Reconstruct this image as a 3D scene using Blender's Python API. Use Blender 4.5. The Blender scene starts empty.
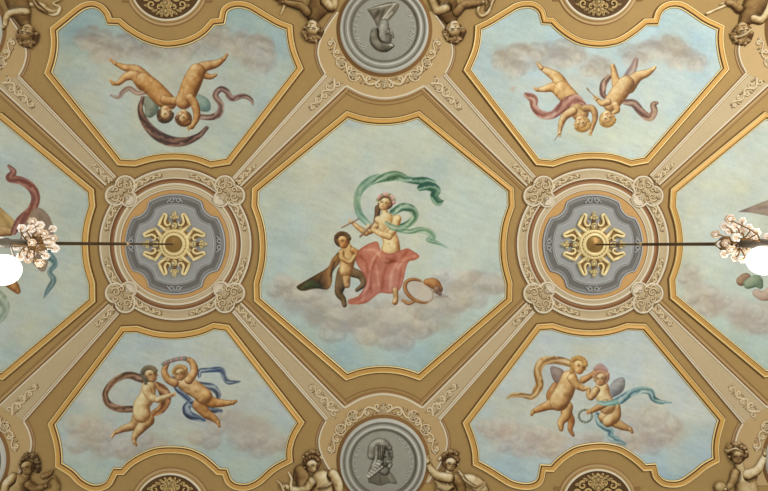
import bpy, math, random
import numpy as np
from mathutils import Vector

# ------------------------------------------------------------------ camera, world, lights, exposure
S = 0.02            # metres on the ceiling per photo pixel
H = 11.6            # ceiling height
CAMZ = 1.6
scene = bpy.context.scene
C = scene.collection
cam = bpy.data.cameras.new('camera'); cam.sensor_width = 36; cam.lens = 500 / 768 * 36
co = bpy.data.objects.new('camera', cam); C.objects.link(co)
co.location = (0, 0, CAMZ); co.rotation_euler = (math.pi, 0, 0)
cam.clip_end = 200
scene.camera = co
w = bpy.data.worlds.new('world'); scene.world = w; w.use_nodes = True
w.node_tree.nodes['Background'].inputs[0].default_value = (1.0, 0.982, 0.93, 1)
w.node_tree.nodes['Background'].inputs[1].default_value = 0.575
def area(name, loc, target, sx, sy, power, color):
    l = bpy.data.lights.new(name, 'AREA'); l.shape = 'RECTANGLE'; l.size = sx; l.size_y = sy; l.energy = power; l.color = color
    o = bpy.data.objects.new(name, l); C.objects.link(o); o.location = loc
    o.rotation_euler = (Vector(target) - Vector(loc)).to_track_quat('-Z', 'Y').to_euler()
    return o
area('added_fill_right', (9.5, -6.5, 3.2), (0.8, 0, H), 6, 4, 840, (1.0, 0.985, 0.96))  # added area fill, no window built; brightens the ceiling from the right
area('added_fill_left', (-7.5, -5.5, 2.0), (0, 0.5, H), 5, 3, 110, (1.0, 0.97, 0.92))  # weaker added fill from the left, likewise without a window
scene.view_settings.view_transform = 'Standard'; scene.view_settings.look = 'None'
scene.view_settings.exposure = 0.0; scene.view_settings.gamma = 1.0; scene.view_settings.use_curve_mapping = False

# ------------------------------------------------------------------ helpers
rnd = random.Random(7)
def W(x, y, h=0.0):
    return ((x - 384) * S, (y - 245.5) * S, H - h * S)
def lin(c):
    c = np.asarray(c, dtype=np.float64) / 255.0
    return np.where(c <= 0.04045, c / 12.92, ((c + 0.055) / 1.055) ** 2.4)
def tag(o, label=None, cat=None, group=None, kind=None):
    if label: o['label'] = label
    if cat: o['category'] = cat
    if group: o['group'] = group
    if kind: o['kind'] = kind
    return o
def thing(name, label, cat, loc, group=None):
    o = bpy.data.objects.new(name, None); o.empty_display_size = 0.2
    C.objects.link(o); o.location = loc
    return tag(o, label, cat, group)
_M = {}
def mat(name, rgb, rough=0.75, metal=0.0, var=0.05, scale=14, bump=0.0, spec=0.25, emit=0.0, stretch=None):
    if name in _M: return _M[name]
    m = bpy.data.materials.new(name); m.use_nodes = True
    nt = m.node_tree; b = nt.nodes['Principled BSDF']
    c = lin(rgb)
    b.inputs['Roughness'].default_value = rough; b.inputs['Metallic'].default_value = metal
    b.inputs['Specular IOR Level'].default_value = spec
    tc = nt.nodes.new('ShaderNodeTexCoord'); mp = nt.nodes.new('ShaderNodeMapping')
    if stretch: mp.inputs['Scale'].default_value = stretch
    n = nt.nodes.new('ShaderNodeTexNoise'); n.inputs['Scale'].default_value = scale; n.inputs['Detail'].default_value = 6
    n2 = nt.nodes.new('ShaderNodeTexNoise'); n2.inputs['Scale'].default_value = scale * 0.12; n2.inputs['Detail'].default_value = 3
    r = nt.nodes.new('ShaderNodeMixRGB'); r.inputs[1].default_value = (*[max(0, v * (1 - 2.4 * var)) for v in c], 1); r.inputs[2].default_value = (*[min(1, v * (1 + 2.4 * var)) for v in c], 1)
    ad = nt.nodes.new('ShaderNodeMath'); ad.operation = 'MULTIPLY_ADD'; ad.inputs[1].default_value = 0.5
    hf = nt.nodes.new('ShaderNodeMath'); hf.operation = 'MULTIPLY'; hf.inputs[1].default_value = 0.5
    nt.links.new(tc.outputs['Object'], mp.inputs[0]); nt.links.new(mp.outputs[0], n.inputs[0]); nt.links.new(tc.outputs['Object'], n2.inputs[0])
    nt.links.new(n2.outputs[0], hf.inputs[0]); nt.links.new(n.outputs[0], ad.inputs[0]); nt.links.new(hf.outputs[0], ad.inputs[2])
    nt.links.new(ad.outputs[0], r.inputs[0]); nt.links.new(r.outputs[0], b.inputs['Base Color'])
    if bump:
        bp = nt.nodes.new('ShaderNodeBump'); bp.inputs['Strength'].default_value = bump; bp.inputs['Distance'].default_value = 0.01
        nt.links.new(n.outputs[0], bp.inputs['Height']); nt.links.new(bp.outputs[0], b.inputs['Normal'])
    if emit:
        b.inputs['Emission Color'].default_value = (*c, 1); b.inputs['Emission Strength'].default_value = emit
    _M[name] = m; return m
def paint_mat(name, rough=0.85, grain=0.04, bump=0.15):
    if name in _M: return _M[name]
    m = bpy.data.materials.new(name); m.use_nodes = True
    nt = m.node_tree; b = nt.nodes['Principled BSDF']
    b.inputs['Roughness'].default_value = rough; b.inputs['Specular IOR Level'].default_value = 0.12
    a = nt.nodes.new('ShaderNodeVertexColor'); a.layer_name = 'pigment'
    tc = nt.nodes.new('ShaderNodeTexCoord'); n = nt.nodes.new('ShaderNodeTexNoise'); n.inputs['Scale'].default_value = 22; n.inputs['Detail'].default_value = 8
    mr = nt.nodes.new('ShaderNodeMapRange'); mr.inputs['To Min'].default_value = 1 - 2 * grain; mr.inputs['To Max'].default_value = 1 + 2 * grain
    mx = nt.nodes.new('ShaderNodeVectorMath'); mx.operation = 'SCALE'
    nt.links.new(tc.outputs['Object'], n.inputs[0]); nt.links.new(n.outputs[0], mr.inputs[0])
    nt.links.new(a.outputs[0], mx.inputs[0]); nt.links.new(mr.outputs[0], mx.inputs['Scale']); nt.links.new(mx.outputs[0], b.inputs['Base Color'])
    bp = nt.nodes.new('ShaderNodeBump'); bp.inputs['Strength'].default_value = bump; bp.inputs['Distance'].default_value = 0.004
    nt.links.new(n.outputs[0], bp.inputs['Height']); nt.links.new(bp.outputs[0], b.inputs['Normal'])
    _M[name] = m; return m

FIELD = mat('olive_gold_plaster', (170, 138, 84), var=0.07, scale=9, bump=0.3)
CREAM = mat('cream_plaster', (194, 173, 134), var=0.06, scale=16, bump=0.3)
CREAM2 = mat('ochre_cream_plaster', (192, 162, 112), var=0.06, scale=16, bump=0.3)
SCROLL = mat('pale_scroll_plaster', (222, 202, 162), var=0.05, scale=20)
LINE = mat('ivory_fillet_highlight', (226, 214, 186), var=0.05)  # carries the highlight lines painted along the mouldings
ROSE = mat('tan_brown_line', (150, 112, 68), var=0.06)  # brown edge lines; they also paint shade beside the mouldings
DARK = mat('umber_shade_line', (112, 74, 36), var=0.08)
BROWN = mat('red_brown_band', (134, 90, 54), var=0.12, scale=10)
OCHRE = mat('ochre_ground', (203, 158, 98), var=0.08, scale=10)
GILT = mat('gilt_cove', (212, 165, 86), rough=0.5, metal=0.12, var=0.10, scale=10, spec=0.5)
GILTL = mat('gilt_bead_highlight', (246, 216, 146), rough=0.5, metal=0.15, var=0.08, scale=10, spec=0.6)  # paler gilt: highlight on the frame beads put into the colour
GREY = mat('grey_stucco', (146, 145, 140), var=0.07, scale=12)
GREYD = mat('dark_grey_stucco', (112, 108, 100), var=0.09, scale=12)
GREYL = mat('light_grey_stucco', (176, 176, 172), var=0.05, scale=12)
MED = mat('medallion_grey', (156, 153, 138), var=0.09, scale=9, bump=0.3)
MEDL = mat('medallion_light_grey', (196, 194, 180), var=0.08, scale=9)
MEDD = mat('medallion_dark_grey', (118, 112, 96), var=0.10, scale=9)
GOLD = mat('bright_gold_leaf', (252, 218, 156), rough=0.38, metal=0.1, var=0.1, scale=30, spec=0.6)
GOLDD = mat('old_gold_leaf', (146, 106, 52), rough=0.4, metal=0.2, var=0.12, scale=30, spec=0.5)
BRONZE = mat('dark_bronze', (84, 64, 40), rough=0.4, metal=0.5, var=0.1)
STEEL = mat('grey_metal', (128, 122, 112), rough=0.35, metal=0.5, var=0.05)
NICHE = mat('niche_brown_ground', (92, 66, 36), var=0.16, scale=8)
NICHEL = mat('niche_ornament_tan', (200, 170, 112), var=0.08, scale=12)
GLASS = mat('opal_glass', (252, 244, 232), rough=0.2, var=0.01, emit=0.22, spec=0.6)
GLASSP = mat('peach_glass', (236, 210, 178), rough=0.25, var=0.03, emit=0.10, spec=0.6)
GLOBE = mat('lit_white_globe', (255, 253, 248), rough=0.3, var=0.0, emit=5.0)

class MB:
    def __init__(s): s.v = []; s.f = []; s.m = []; s.sm = []
    def add(s, vs, fs, mi=0, smooth=True):
        n = len(s.v); s.v += vs; s.f += [tuple(i + n for i in f) for f in fs]; s.m += [mi] * len(fs); s.sm += [smooth] * len(fs)
    def build(s, name, mats, parent=None):
        me = bpy.data.meshes.new(name); base = Vector((0, 0, 0))
        if parent is not None: base = parent_world(parent)
        me.from_pydata([(a - base.x, b - base.y, c - base.z) for a, b, c in s.v], [], s.f)
        for m in (mats if isinstance(mats, (list, tuple)) else [mats]): me.materials.append(m)
        me.polygons.foreach_set('material_index', s.m); me.polygons.foreach_set('use_smooth', s.sm)
        me.update()
        o = bpy.data.objects.new(name, me); C.objects.link(o)
        if parent is not None: o.parent = parent
        return o
def parent_world(p):
    v = Vector((0, 0, 0))
    while p is not None: v += p.location; p = p.parent
    return v
def cr(pts, n=6):
    P = [np.array(p, float) for p in pts]
    if len(P) < 3: return [tuple(P[0] + (P[-1] - P[0]) * i / n) for i in range(n + 1)]
    P = [2 * P[0] - P[1]] + P + [2 * P[-1] - P[-2]]; out = []
    for i in range(1, len(P) - 2):
        a, b, c, d = P[i - 1:i + 3]
        for k in range(n):
            t = k / n
            out.append(tuple(0.5 * (2 * b + (c - a) * t + (2 * a - 5 * b + 4 * c - d) * t * t + (3 * b - a - 3 * c + d) * t ** 3)))
    out.append(tuple(P[-2])); return out
def runs(rs, n=5):
    """closed outline made of smooth runs that meet at corners"""
    out = []
    for r in rs:
        q = cr(r, n) if len(r) > 2 else [tuple(map(float, r[0])), tuple(map(float, r[1]))]
        out += q[:-1]
    return out
def area2(p): return sum(p[i][0] * p[(i + 1) % len(p)][1] - p[(i + 1) % len(p)][0] * p[i][1] for i in range(len(p)))
def offset(pts, d, closed=True):
    """positive d = to the left of travel"""
    n = len(pts); out = []
    for i in range(n):
        p = np.array(pts[i]); a = np.array(pts[i - 1] if (closed or i > 0) else pts[i]); b = np.array(pts[(i + 1) % n] if (closed or i < n - 1) else pts[i])
        e1 = p - a; e2 = b - p
        if np.hypot(*e1) < 1e-6: e1 = e2
        if np.hypot(*e2) < 1e-6: e2 = e1
        e1 = e1 / np.hypot(*e1); e2 = e2 / np.hypot(*e2)
        n1 = np.array([-e1[1], e1[0]]); n2 = np.array([-e2[1], e2[0]])
        m = n1 + n2; L = np.hypot(*m)
        if L < 1e-3: m = n1; L = 1
        m = m / L; c = max(0.45, float(np.dot(m, n1)))
        q = p + m * d / c; out.append((float(q[0]), float(q[1])))
    return out
def sweep(mb, pts, prof, mats=None, closed=True, inward=True, smooth=False):
    """prof: [(offset, height)], material index per strip"""
    if closed:
        sgn = 1 if area2(pts) > 0 else -1
        if not inward: sgn = -sgn
    else: sgn = 1
    rows = [[W(x, y, h) for x, y in offset(pts, sgn * o, closed)] for o, h in prof]
    n = len(pts); k = len(prof)
    vs = [v for r in rows for v in r]
    for s_ in range(k - 1):
        fs = []
        for i in range(n if closed else n - 1):
            j = (i + 1) % n
            fs.append((s_ * n + i, s_ * n + j, (s_ + 1) * n + j, (s_ + 1) * n + i))
        if s_ == 0: mb.add(vs, fs, mats[s_] if mats else 0, smooth); base = len(mb.v) - len(vs)
        else:
            mb.f += [tuple(q + base for q in f) for f in fs]; mb.m += [mats[s_] if mats else 0] * len(fs); mb.sm += [smooth] * len(fs)
def slab(mb, pts, h0, h1, mi=0):
    n = len(pts)
    vs = [W(x, y, h1) for x, y in pts] + [W(x, y, h0) for x, y in pts]
    mb.add(vs, [tuple(range(n)), tuple(range(2 * n - 1, n - 1, -1))] + [(i, (i + 1) % n, n + (i + 1) % n, n + i) for i in range(n)], mi, False)
def lathe(mb, cx, cy, prof, mi=0, n=96, mats=None, lobes=None):
    vs = []
    for r, h in prof:
        for i in range(n):
            a = 2 * math.pi * i / n; q = r * (1 + (lobes[1] * math.cos(lobes[0] * a) if lobes else 0))
            vs.append(W(cx + q * math.cos(a), cy + q * math.sin(a), h))
    b = len(mb.v); mb.v += vs
    for s_ in range(len(prof) - 1):
        for i in range(n):
            j = (i + 1) % n
            mb.f.append((b + s_ * n + i, b + s_ * n + j, b + (s_ + 1) * n + j, b + (s_ + 1) * n + i)); mb.m.append(mats[s_] if mats else mi); mb.sm.append(True)
def tube(mb, pts, r, mi=0, ns=6, flat=1.0):
    """pts (x,y,h) px; r number or list"""
    P = [np.array(p, float) for p in pts]; n = len(P)
    R = r if isinstance(r, (list, tuple)) else [r] * n
    if len(R) != n: R = list(np.interp(np.linspace(0, 1, n), np.linspace(0, 1, len(R)), R))
    vs = []
    for i in range(n):
        t = P[min(i + 1, n - 1)] - P[max(i - 1, 0)]; t /= (np.linalg.norm(t) + 1e-9)
        up = np.array([0, 0, 1.0]) if abs(t[2]) < 0.9 else np.array([1.0, 0, 0])
        a = np.cross(t, up); a /= np.linalg.norm(a); b = np.cross(a, t)
        for k in range(ns):
            q = 2 * math.pi * k / ns; v = P[i] + R[i] * (math.cos(q) * a + flat * math.sin(q) * b); vs.append(W(*v))
    fs = [(i * ns + k, i * ns + (k + 1) % ns, (i + 1) * ns + (k + 1) % ns, (i + 1) * ns + k) for i in range(n - 1) for k in range(ns)]
    fs += [tuple(range(ns)), tuple(range(n * ns - 1, (n - 1) * ns - 1, -1))]
    mb.add(vs, fs, mi)
def ball(mb, x, y, h, rx, ry=None, rh=None, rot=0, mi=0, n=8, m=5):
    ry = rx if ry is None else ry; rh = rx if rh is None else rh
    c, s_ = math.cos(rot), math.sin(rot); vs = []
    for j in range(1, m):
        p = math.pi * j / m
        for i in range(n):
            a = 2 * math.pi * i / n; u = rx * math.sin(p) * math.cos(a); v = ry * math.sin(p) * math.sin(a)
            vs.append(W(x + u * c - v * s_, y + u * s_ + v * c, h + rh * math.cos(p)))
    t = len(vs); vs += [W(x, y, h + rh), W(x, y, h - rh)]
    fs = [(j * n + i, j * n + (i + 1) % n, (j + 1) * n + (i + 1) % n, (j + 1) * n + i) for j in range(m - 2) for i in range(n)]
    fs += [(t, i, (i + 1) % n) for i in range(n)] + [(t + 1, (m - 2) * n + (i + 1) % n, (m - 2) * n + i) for i in range(n)]
    mb.add(vs, fs, mi)

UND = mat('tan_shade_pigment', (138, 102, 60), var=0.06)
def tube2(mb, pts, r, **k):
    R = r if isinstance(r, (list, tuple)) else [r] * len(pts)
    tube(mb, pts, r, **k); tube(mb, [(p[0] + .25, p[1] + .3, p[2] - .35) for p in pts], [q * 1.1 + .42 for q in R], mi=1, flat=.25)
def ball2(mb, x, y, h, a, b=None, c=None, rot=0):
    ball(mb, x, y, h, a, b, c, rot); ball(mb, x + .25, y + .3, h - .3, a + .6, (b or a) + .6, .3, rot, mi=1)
# scrollwork in local (x along, y across) coordinates, mapped by f
def spiral(cx, cy, r0, r1, a0, turns, n=16):
    return [(cx + (r0 + (r1 - r0) * t / n) * math.cos(a0 + turns * 2 * math.pi * t / n), cy + (r0 + (r1 - r0) * t / n) * math.sin(a0 + turns * 2 * math.pi * t / n)) for t in range(n + 1)]
def vine(mb, f, L, wid, h, r=0.55, taper=True, step=None):
    """undulating acanthus vine with curls and leaves; wid(x) = half width"""
    step = step or 1.9 * wid(0); x = 0.0; k = 0; pts = []
    while x < L:
        wd = wid(x / L); pts.append((x, (0.55 if k % 2 else -0.55) * wd)); x += step * 0.9; k += 1
    pts.append((L, 0)); q = cr(pts, 6)
    n = len(q)
    tube2(mb, [(*f(a, b), h) for a, b in q], [r * (1.5 - 0.7 * i / n) for i in range(n)], flat=0.9)
    for i, (a, b) in enumerate(pts[:-1]):
        wd = wid(a / L); sg = 1 if i % 2 == 0 else -1
        cy = 0.35 * wd * sg; R = 0.5 * wd
        sp = spiral(a + 0.15 * step, cy, R, R * 0.2, math.pi * (0.5 if sg < 0 else -0.5), 1.15 * sg, 14)
        tube2(mb, [(*f(*p), h) for p in sp], [r * (1.35 - 0.6 * j / 14) for j in range(15)], flat=0.9)
        p = f(a + 0.15 * step, cy); ball2(mb, *p, h, r * 1.0)
        for dx, dy, an in ((0.45, -0.6, 0.7), (-0.35, 0.75, 2.2), (0.6, 0.15, 0.2)):
            p = f(a + dx * step * 0.7, dy * sg * wd * 0.85); p2 = f(a + dx * step * 0.7 + 1, dy * sg * wd * 0.85 + 1)
            ro = math.atan2(p2[1] - p[1], p2[0] - p[0]) + an * sg
            ball2(mb, *p, h, r * 2.0, r * 0.8, r * 0.9, ro)
def flower(mb, x, y, h, R, n=6):
    ball2(mb, x, y, h + 0.3, R * 0.3)
    for i in range(n):
        a = 2 * math.pi * i / n
        ball2(mb, x + 0.62 * R * math.cos(a), y + 0.62 * R * math.sin(a), h, 0.42 * R, 0.3 * R, 0.3 * R, a)

# ------------------------------------------------------------------ painter: pigments laid on a fine mesh
def fbm(X, Y, sc, seed, octs=4):
    out = np.zeros(X.shape); amp = 1; tot = 0
    rs = np.random.RandomState(seed)
    for o in range(octs):
        G = rs.rand(64, 64); x = X / sc * (2 ** o) + rs.rand() * 50; y = Y / sc * (2 ** o) + rs.rand() * 50
        xi = np.floor(x).astype(int); yi = np.floor(y).astype(int); fx = x - xi; fy = y - yi
        fx = fx * fx * (3 - 2 * fx); fy = fy * fy * (3 - 2 * fy)
        g = lambda a, b: G[b % 64, a % 64]
        out += amp * ((g(xi, yi) * (1 - fx) + g(xi + 1, yi) * fx) * (1 - fy) + (g(xi, yi + 1) * (1 - fx) + g(xi + 1, yi + 1) * fx) * fy)
        tot += amp; amp *= 0.5
    return out / tot * 2 - 1
def sstep(a, b, x):
    t = np.clip((x - a) / (b - a), 0, 1); return t * t * (3 - 2 * t)
def inpoly(X, Y, P):
    r = np.zeros(X.shape, bool); n = len(P)
    for i in range(n):
        x1, y1 = P[i]; x2, y2 = P[(i + 1) % n]
        if y1 == y2: continue
        c = ((y1 > Y) != (y2 > Y)) & (X < (x2 - x1) * (Y - y1) / (y2 - y1) + x1); r ^= c
    return r
def segd(X, Y, a, b):
    dx, dy = b[0] - a[0], b[1] - a[1]; L = dx * dx + dy * dy + 1e-9
    t = np.clip(((X - a[0]) * dx + (Y - a[1]) * dy) / L, 0, 1)
    ex = X - a[0] - t * dx; ey = Y - a[1] - t * dy
    return np.hypot(ex, ey), t, (ex * -dy + ey * dx) / math.sqrt(L)
SKIN = [(108, 66, 34), (162, 112, 62), (214, 172, 112), (242, 216, 162)]
SKINR = [(100, 56, 26), (154, 98, 48), (200, 146, 86), (236, 200, 142)]
SKINF = [(142, 94, 50), (198, 152, 94), (236, 208, 148), (248, 232, 184)]
class Cv:
    def __init__(s, x0, y0, x1, y1, step=0.5):
        s.xs = np.arange(x0, x1 + step / 2, step); s.ys = np.arange(y0, y1 + step / 2, step); s.step = step
        s.X, s.Y = np.meshgrid(s.xs, s.ys); s.col = np.zeros(s.X.shape + (3,)); s.id = np.zeros(s.X.shape, np.int16)
        s.hgt = np.zeros(s.X.shape); s.a = np.zeros(s.X.shape); s.names = {0: ('painted_sky', None)}; s.cur = 0; s.light = (-0.5, -0.65); s.lift = 0.0; s.relief = 1.0; s.lip = .62
    def part(s, name, label=None):
        for k, v in s.names.items():
            if k and v == (name, label): s.cur = k; return k
        s.cur = len(s.names); s.names[s.cur] = (name, label); return s.cur
    def win(s, pts, r):
        xs = [p[0] for p in pts]; ys = [p[1] for p in pts]
        i0 = max(0, int((min(xs) - r - s.xs[0]) / s.step)); i1 = min(len(s.xs), int((max(xs) + r - s.xs[0]) / s.step) + 2)
        j0 = max(0, int((min(ys) - r - s.ys[0]) / s.step)); j1 = min(len(s.ys), int((max(ys) + r - s.ys[0]) / s.step) + 2)
        return (slice(j0, max(j0, j1)), slice(i0, max(i0, i1)))
    def put(s, w_, rgb, al, mark=True):
        s.col[w_] = s.col[w_] * (1 - al[..., None]) + rgb * al[..., None]
        if mark:
            m = al > 0.5; s.id[w_][m] = s.cur; s.a[w_] = np.maximum(s.a[w_], al)
    def ramp(s, t, R):
        R = np.array(R, float); st = np.linspace(0, 1, len(R))
        return np.stack([np.interp(t, st, R[:, k]) for k in range(3)], -1)
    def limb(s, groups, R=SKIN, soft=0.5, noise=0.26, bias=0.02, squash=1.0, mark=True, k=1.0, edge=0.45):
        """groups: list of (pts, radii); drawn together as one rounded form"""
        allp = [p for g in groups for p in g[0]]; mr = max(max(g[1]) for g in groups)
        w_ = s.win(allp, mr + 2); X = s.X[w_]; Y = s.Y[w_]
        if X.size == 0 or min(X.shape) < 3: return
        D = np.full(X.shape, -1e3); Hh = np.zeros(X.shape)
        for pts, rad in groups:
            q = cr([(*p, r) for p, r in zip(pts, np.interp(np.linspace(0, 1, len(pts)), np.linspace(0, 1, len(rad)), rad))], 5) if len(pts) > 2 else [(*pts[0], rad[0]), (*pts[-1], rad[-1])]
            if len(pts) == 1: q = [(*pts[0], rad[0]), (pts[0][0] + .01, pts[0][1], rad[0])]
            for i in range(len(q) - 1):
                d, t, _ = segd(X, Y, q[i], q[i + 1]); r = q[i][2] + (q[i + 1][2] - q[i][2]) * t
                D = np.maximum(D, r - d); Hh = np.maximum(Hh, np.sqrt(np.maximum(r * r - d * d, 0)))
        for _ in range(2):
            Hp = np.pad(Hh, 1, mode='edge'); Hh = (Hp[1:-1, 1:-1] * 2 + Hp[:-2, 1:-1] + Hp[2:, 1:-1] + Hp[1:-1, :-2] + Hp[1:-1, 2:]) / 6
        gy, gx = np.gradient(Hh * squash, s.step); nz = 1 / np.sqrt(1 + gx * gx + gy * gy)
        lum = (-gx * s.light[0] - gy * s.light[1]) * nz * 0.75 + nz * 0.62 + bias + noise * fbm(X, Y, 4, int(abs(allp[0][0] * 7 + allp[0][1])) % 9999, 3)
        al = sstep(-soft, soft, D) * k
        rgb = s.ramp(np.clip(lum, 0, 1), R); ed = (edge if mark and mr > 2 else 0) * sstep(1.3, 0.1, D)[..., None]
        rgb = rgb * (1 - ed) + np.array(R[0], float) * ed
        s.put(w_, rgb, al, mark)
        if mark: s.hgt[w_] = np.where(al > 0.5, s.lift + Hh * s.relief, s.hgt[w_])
    def ribbon(s, pts, wd, R, fold=1.0, soft=0.6, k=1.0):
        mr = max(wd); w_ = s.win(pts, mr + 2); X = s.X[w_]; Y = s.Y[w_]
        if X.size == 0 or min(X.shape) < 3: return
        q = cr([(*p, r) for p, r in zip(pts, np.interp(np.linspace(0, 1, len(pts)), np.linspace(0, 1, len(wd)), wd))], 7)
        best = np.full(X.shape, -1e3); U = np.zeros(X.shape); Sx = np.zeros(X.shape); acc = 0
        for i in range(len(q) - 1):
            d, t, sd = segd(X, Y, q[i], q[i + 1]); r = (q[i][2] + (q[i + 1][2] - q[i][2]) * t) / 2; L = math.hypot(q[i + 1][0] - q[i][0], q[i + 1][1] - q[i][1])
            v = r - d; m = v > best; best[m] = v[m]; U[m] = (sd / np.maximum(r, .3))[m]; Sx[m] = (acc + t * L)[m]; acc += L
        n = fbm(X, Y, 5, int(pts[0][0]) % 999, 3)
        tone = 0.5 + 0.34 * fold * np.sin(U * 4.2 + Sx * 0.16 + n * 2.2) + 0.16 * np.sin(Sx * 0.22 + U * 1.5) + 0.22 * n - 0.16 * U * U
        al = sstep(-soft, soft, best) * k
        s.put(w_, s.ramp(np.clip(tone, 0, 1), R), al); s.hgt[w_] = np.where(al > .5, s.lift + np.clip(best, 0, 2) * s.relief, s.hgt[w_])
    def poly(s, pts, R, folds=(), soft=0.6, bias=0.0):
        P = cr(list(pts) + [pts[0]], 4)[:-1]; w_ = s.win(P, 2); X = s.X[w_]; Y = s.Y[w_]
        if X.size == 0 or min(X.shape) < 3: return
        ins = inpoly(X, Y, P); d = np.full(X.shape, 1e3)
        for i in range(len(P)): d = np.minimum(d, segd(X, Y, P[i], P[(i + 1) % len(P)])[0])
        D = np.where(ins, d, -d); tone = 0.55 + 0.22 * fbm(X, Y, 9, int(pts[0][0]) % 999, 4) + bias - 0.25 * sstep(2.5, 0, D)
        for fp, wd, st in folds:
            q = cr(fp, 5) if len(fp) > 2 else fp
            dd = np.full(X.shape, 1e3)
            for i in range(len(q) - 1): dd = np.minimum(dd, segd(X, Y, q[i], q[i + 1])[0])
            tone = tone + st * np.exp(-(dd / wd) ** 2)
        al = sstep(-soft, soft, D)
        s.put(w_, s.ramp(np.clip(tone, 0, 1), R), al); s.hgt[w_] = np.where(al > .5, s.lift + np.clip(D, 0, 3) * s.relief * (0.6 + 0.6 * np.clip(tone, 0, 1)), s.hgt[w_])
    def blob(s, cx, cy, rx, ry, c, st=0.6, rot=0.0, rough=0.5, seed=1, hard=1.0):
        X = s.X - cx; Y = s.Y - cy; u = X * math.cos(rot) + Y * math.sin(rot); v = -X * math.sin(rot) + Y * math.cos(rot)
        d = np.hypot(u / rx, v / ry); d = d + rough * 0.5 * fbm(s.X, s.Y, (rx + ry) * 0.35, seed, 4)
        al = st * sstep(1.0, 1 - 0.75 * hard, d)
        s.col = s.col * (1 - al[..., None]) + np.array(c, float) * al[..., None]
    def line(s, pts, wd, c, k=0.9):
        s.limb([(pts, wd if isinstance(wd, (list, tuple)) else [wd, wd])], [c, c], soft=0.45, noise=0, mark=False, k=k)
    def hand(s, x, y, r, ang, R=SKIN, spread=0.35):
        s.limb([([(x, y)], [r])] + [([(x, y), (x + math.cos(ang + (i - 1.5) * spread) * r * 2.1, y + math.sin(ang + (i - 1.5) * spread) * r * 2.1)], [r * 0.42, r * 0.3]) for i in range(4)] +
               [([(x, y), (x + math.cos(ang + 1.35) * r * 1.5, y + math.sin(ang + 1.35) * r * 1.5)], [r * 0.4, r * 0.3])], R)
    def head(s, cx, cy, r, ang=0.0, turn=0.0, R=SKIN, HR=None, hair_down=0.0, curls=7):
        HR = HR or [(52, 34, 20), (88, 60, 36), (124, 88, 54)]
        ux, uy = math.sin(ang), -math.cos(ang); vx, vy = math.cos(ang), math.sin(ang)
        L = lambda a, b: (cx + a * r * vx + b * r * ux, cy + a * r * vy + b * r * uy)   # a right, b up
        o = s.lift
        s.limb([([L(-turn * .18, .18)], [r * 1.02])] + ([([L(-turn * .5, .1), L(-turn * .75, -.6 - hair_down)], [r * .5, r * .2])] if hair_down else []), HR)
        s.lift = o + 0.15 * r * s.relief
        s.limb([([L(turn * .12, .12), L(turn * .2, -.38)], [r * .76, r * .56]), ([L(turn * .42, -.28)], [r * .36]), ([L(math.copysign(.74, -turn) + turn * .35, -.08)], [r * .17])] + ([([L(math.copysign(.8, turn) + .06 * turn, -.12)], [r * .13])] if abs(turn) > .6 else [([L(math.copysign(.74, turn) + turn * .35, -.08)], [r * .15])]), R, bias=0.13, edge=.25, noise=.1)
        s.lift = o + 0.2 * r * s.relief
        for i in range(curls):
            t = -1.25 + 2.5 * i / (curls - 1); s.limb([([L(math.sin(t) * .84 - turn * .12, .2 + math.cos(t) * .72)], [r * .30])], HR, noise=.25, edge=.1)
        dk = R[0]
        for e in (-1, 1):
            ex = e * .3 + turn * .3
            s.line([L(ex - .12, .02), L(ex + .12, .02)], r * .08, tuple(v * .8 for v in dk), .85)
            s.line([L(ex - .17, .19), L(ex + .17, .2)], r * .05, dk, .6)
        s.line([L(turn * .38, .02), L(turn * .46 + .05, -.25)], r * .06, R[1], .75)
        s.line([L(turn * .42 - .08, -.29), L(turn * .42 + .1, -.29)], r * .05, dk, .6)
        s.line([L(turn * .36 - .17, -.5), L(turn * .36 + .17, -.5)], r * .07, (R[1][0], R[1][1] * s.lip, R[1][2] * s.lip), .9)
        s.limb([([L(turn * .2 - .36, -.26)], [r * .13])], [(R[2][0], R[2][1] * (.6 + .4 * s.lip), R[2][2] * (.6 + .4 * s.lip))] * 2, soft=1.2, mark=False, k=.45)
        s.lift = o
    def curls(s, pts, r, HR, n=26, spread=1.6, seed=4):
        rs = random.Random(seed); q = cr(pts, 8); lo = s.lift
        s.limb([(pts, [r * 1.5])], [HR[0], HR[1]], noise=.3, edge=.2)
        for i in range(n):
            p = q[rs.randrange(len(q))]; x = p[0] + rs.uniform(-spread, spread); y = p[1] + rs.uniform(-spread, spread); a = rs.uniform(0, 6.28)
            s.lift = lo + r * .9 * s.relief
            s.limb([([(x, y), (x + math.cos(a) * r * .8, y + math.sin(a) * r * .8), (x + math.cos(a + 1.3) * r * 1.3, y + math.sin(a + 1.3) * r * 1.3)], [r * .6, r * .55, r * .3])], HR, noise=.3, edge=.5, bias=.12)
        s.lift = lo
    def brush(s, seed=3, amt=9, ang=0.35):
        k = np.where(s.id == 0, .34, .12)[..., None]; s.col = s.col * (1 - k) + np.array((184, 187, 160)) * k
        u = s.X * math.cos(ang) + s.Y * math.sin(ang); v = -s.X * math.sin(ang) + s.Y * math.cos(ang)
        s.col += (amt * fbm(u * 0.25, v, 3.2, seed, 3) + amt * 0.7 * fbm(s.X, s.Y, 2.0, seed + 5, 3))[..., None]
        s.col += amt * 1.6 * fbm(s.X, s.Y, 30, seed + 8, 4)[..., None] + amt * 1.2 * fbm(s.X, s.Y, 24, seed + 9, 4)[..., None] * np.array((1, .1, -1.2)) + amt * .5 * fbm(s.X, s.Y, 6, seed + 10, 3)[..., None] * np.array((.6, 1, .2))
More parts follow.
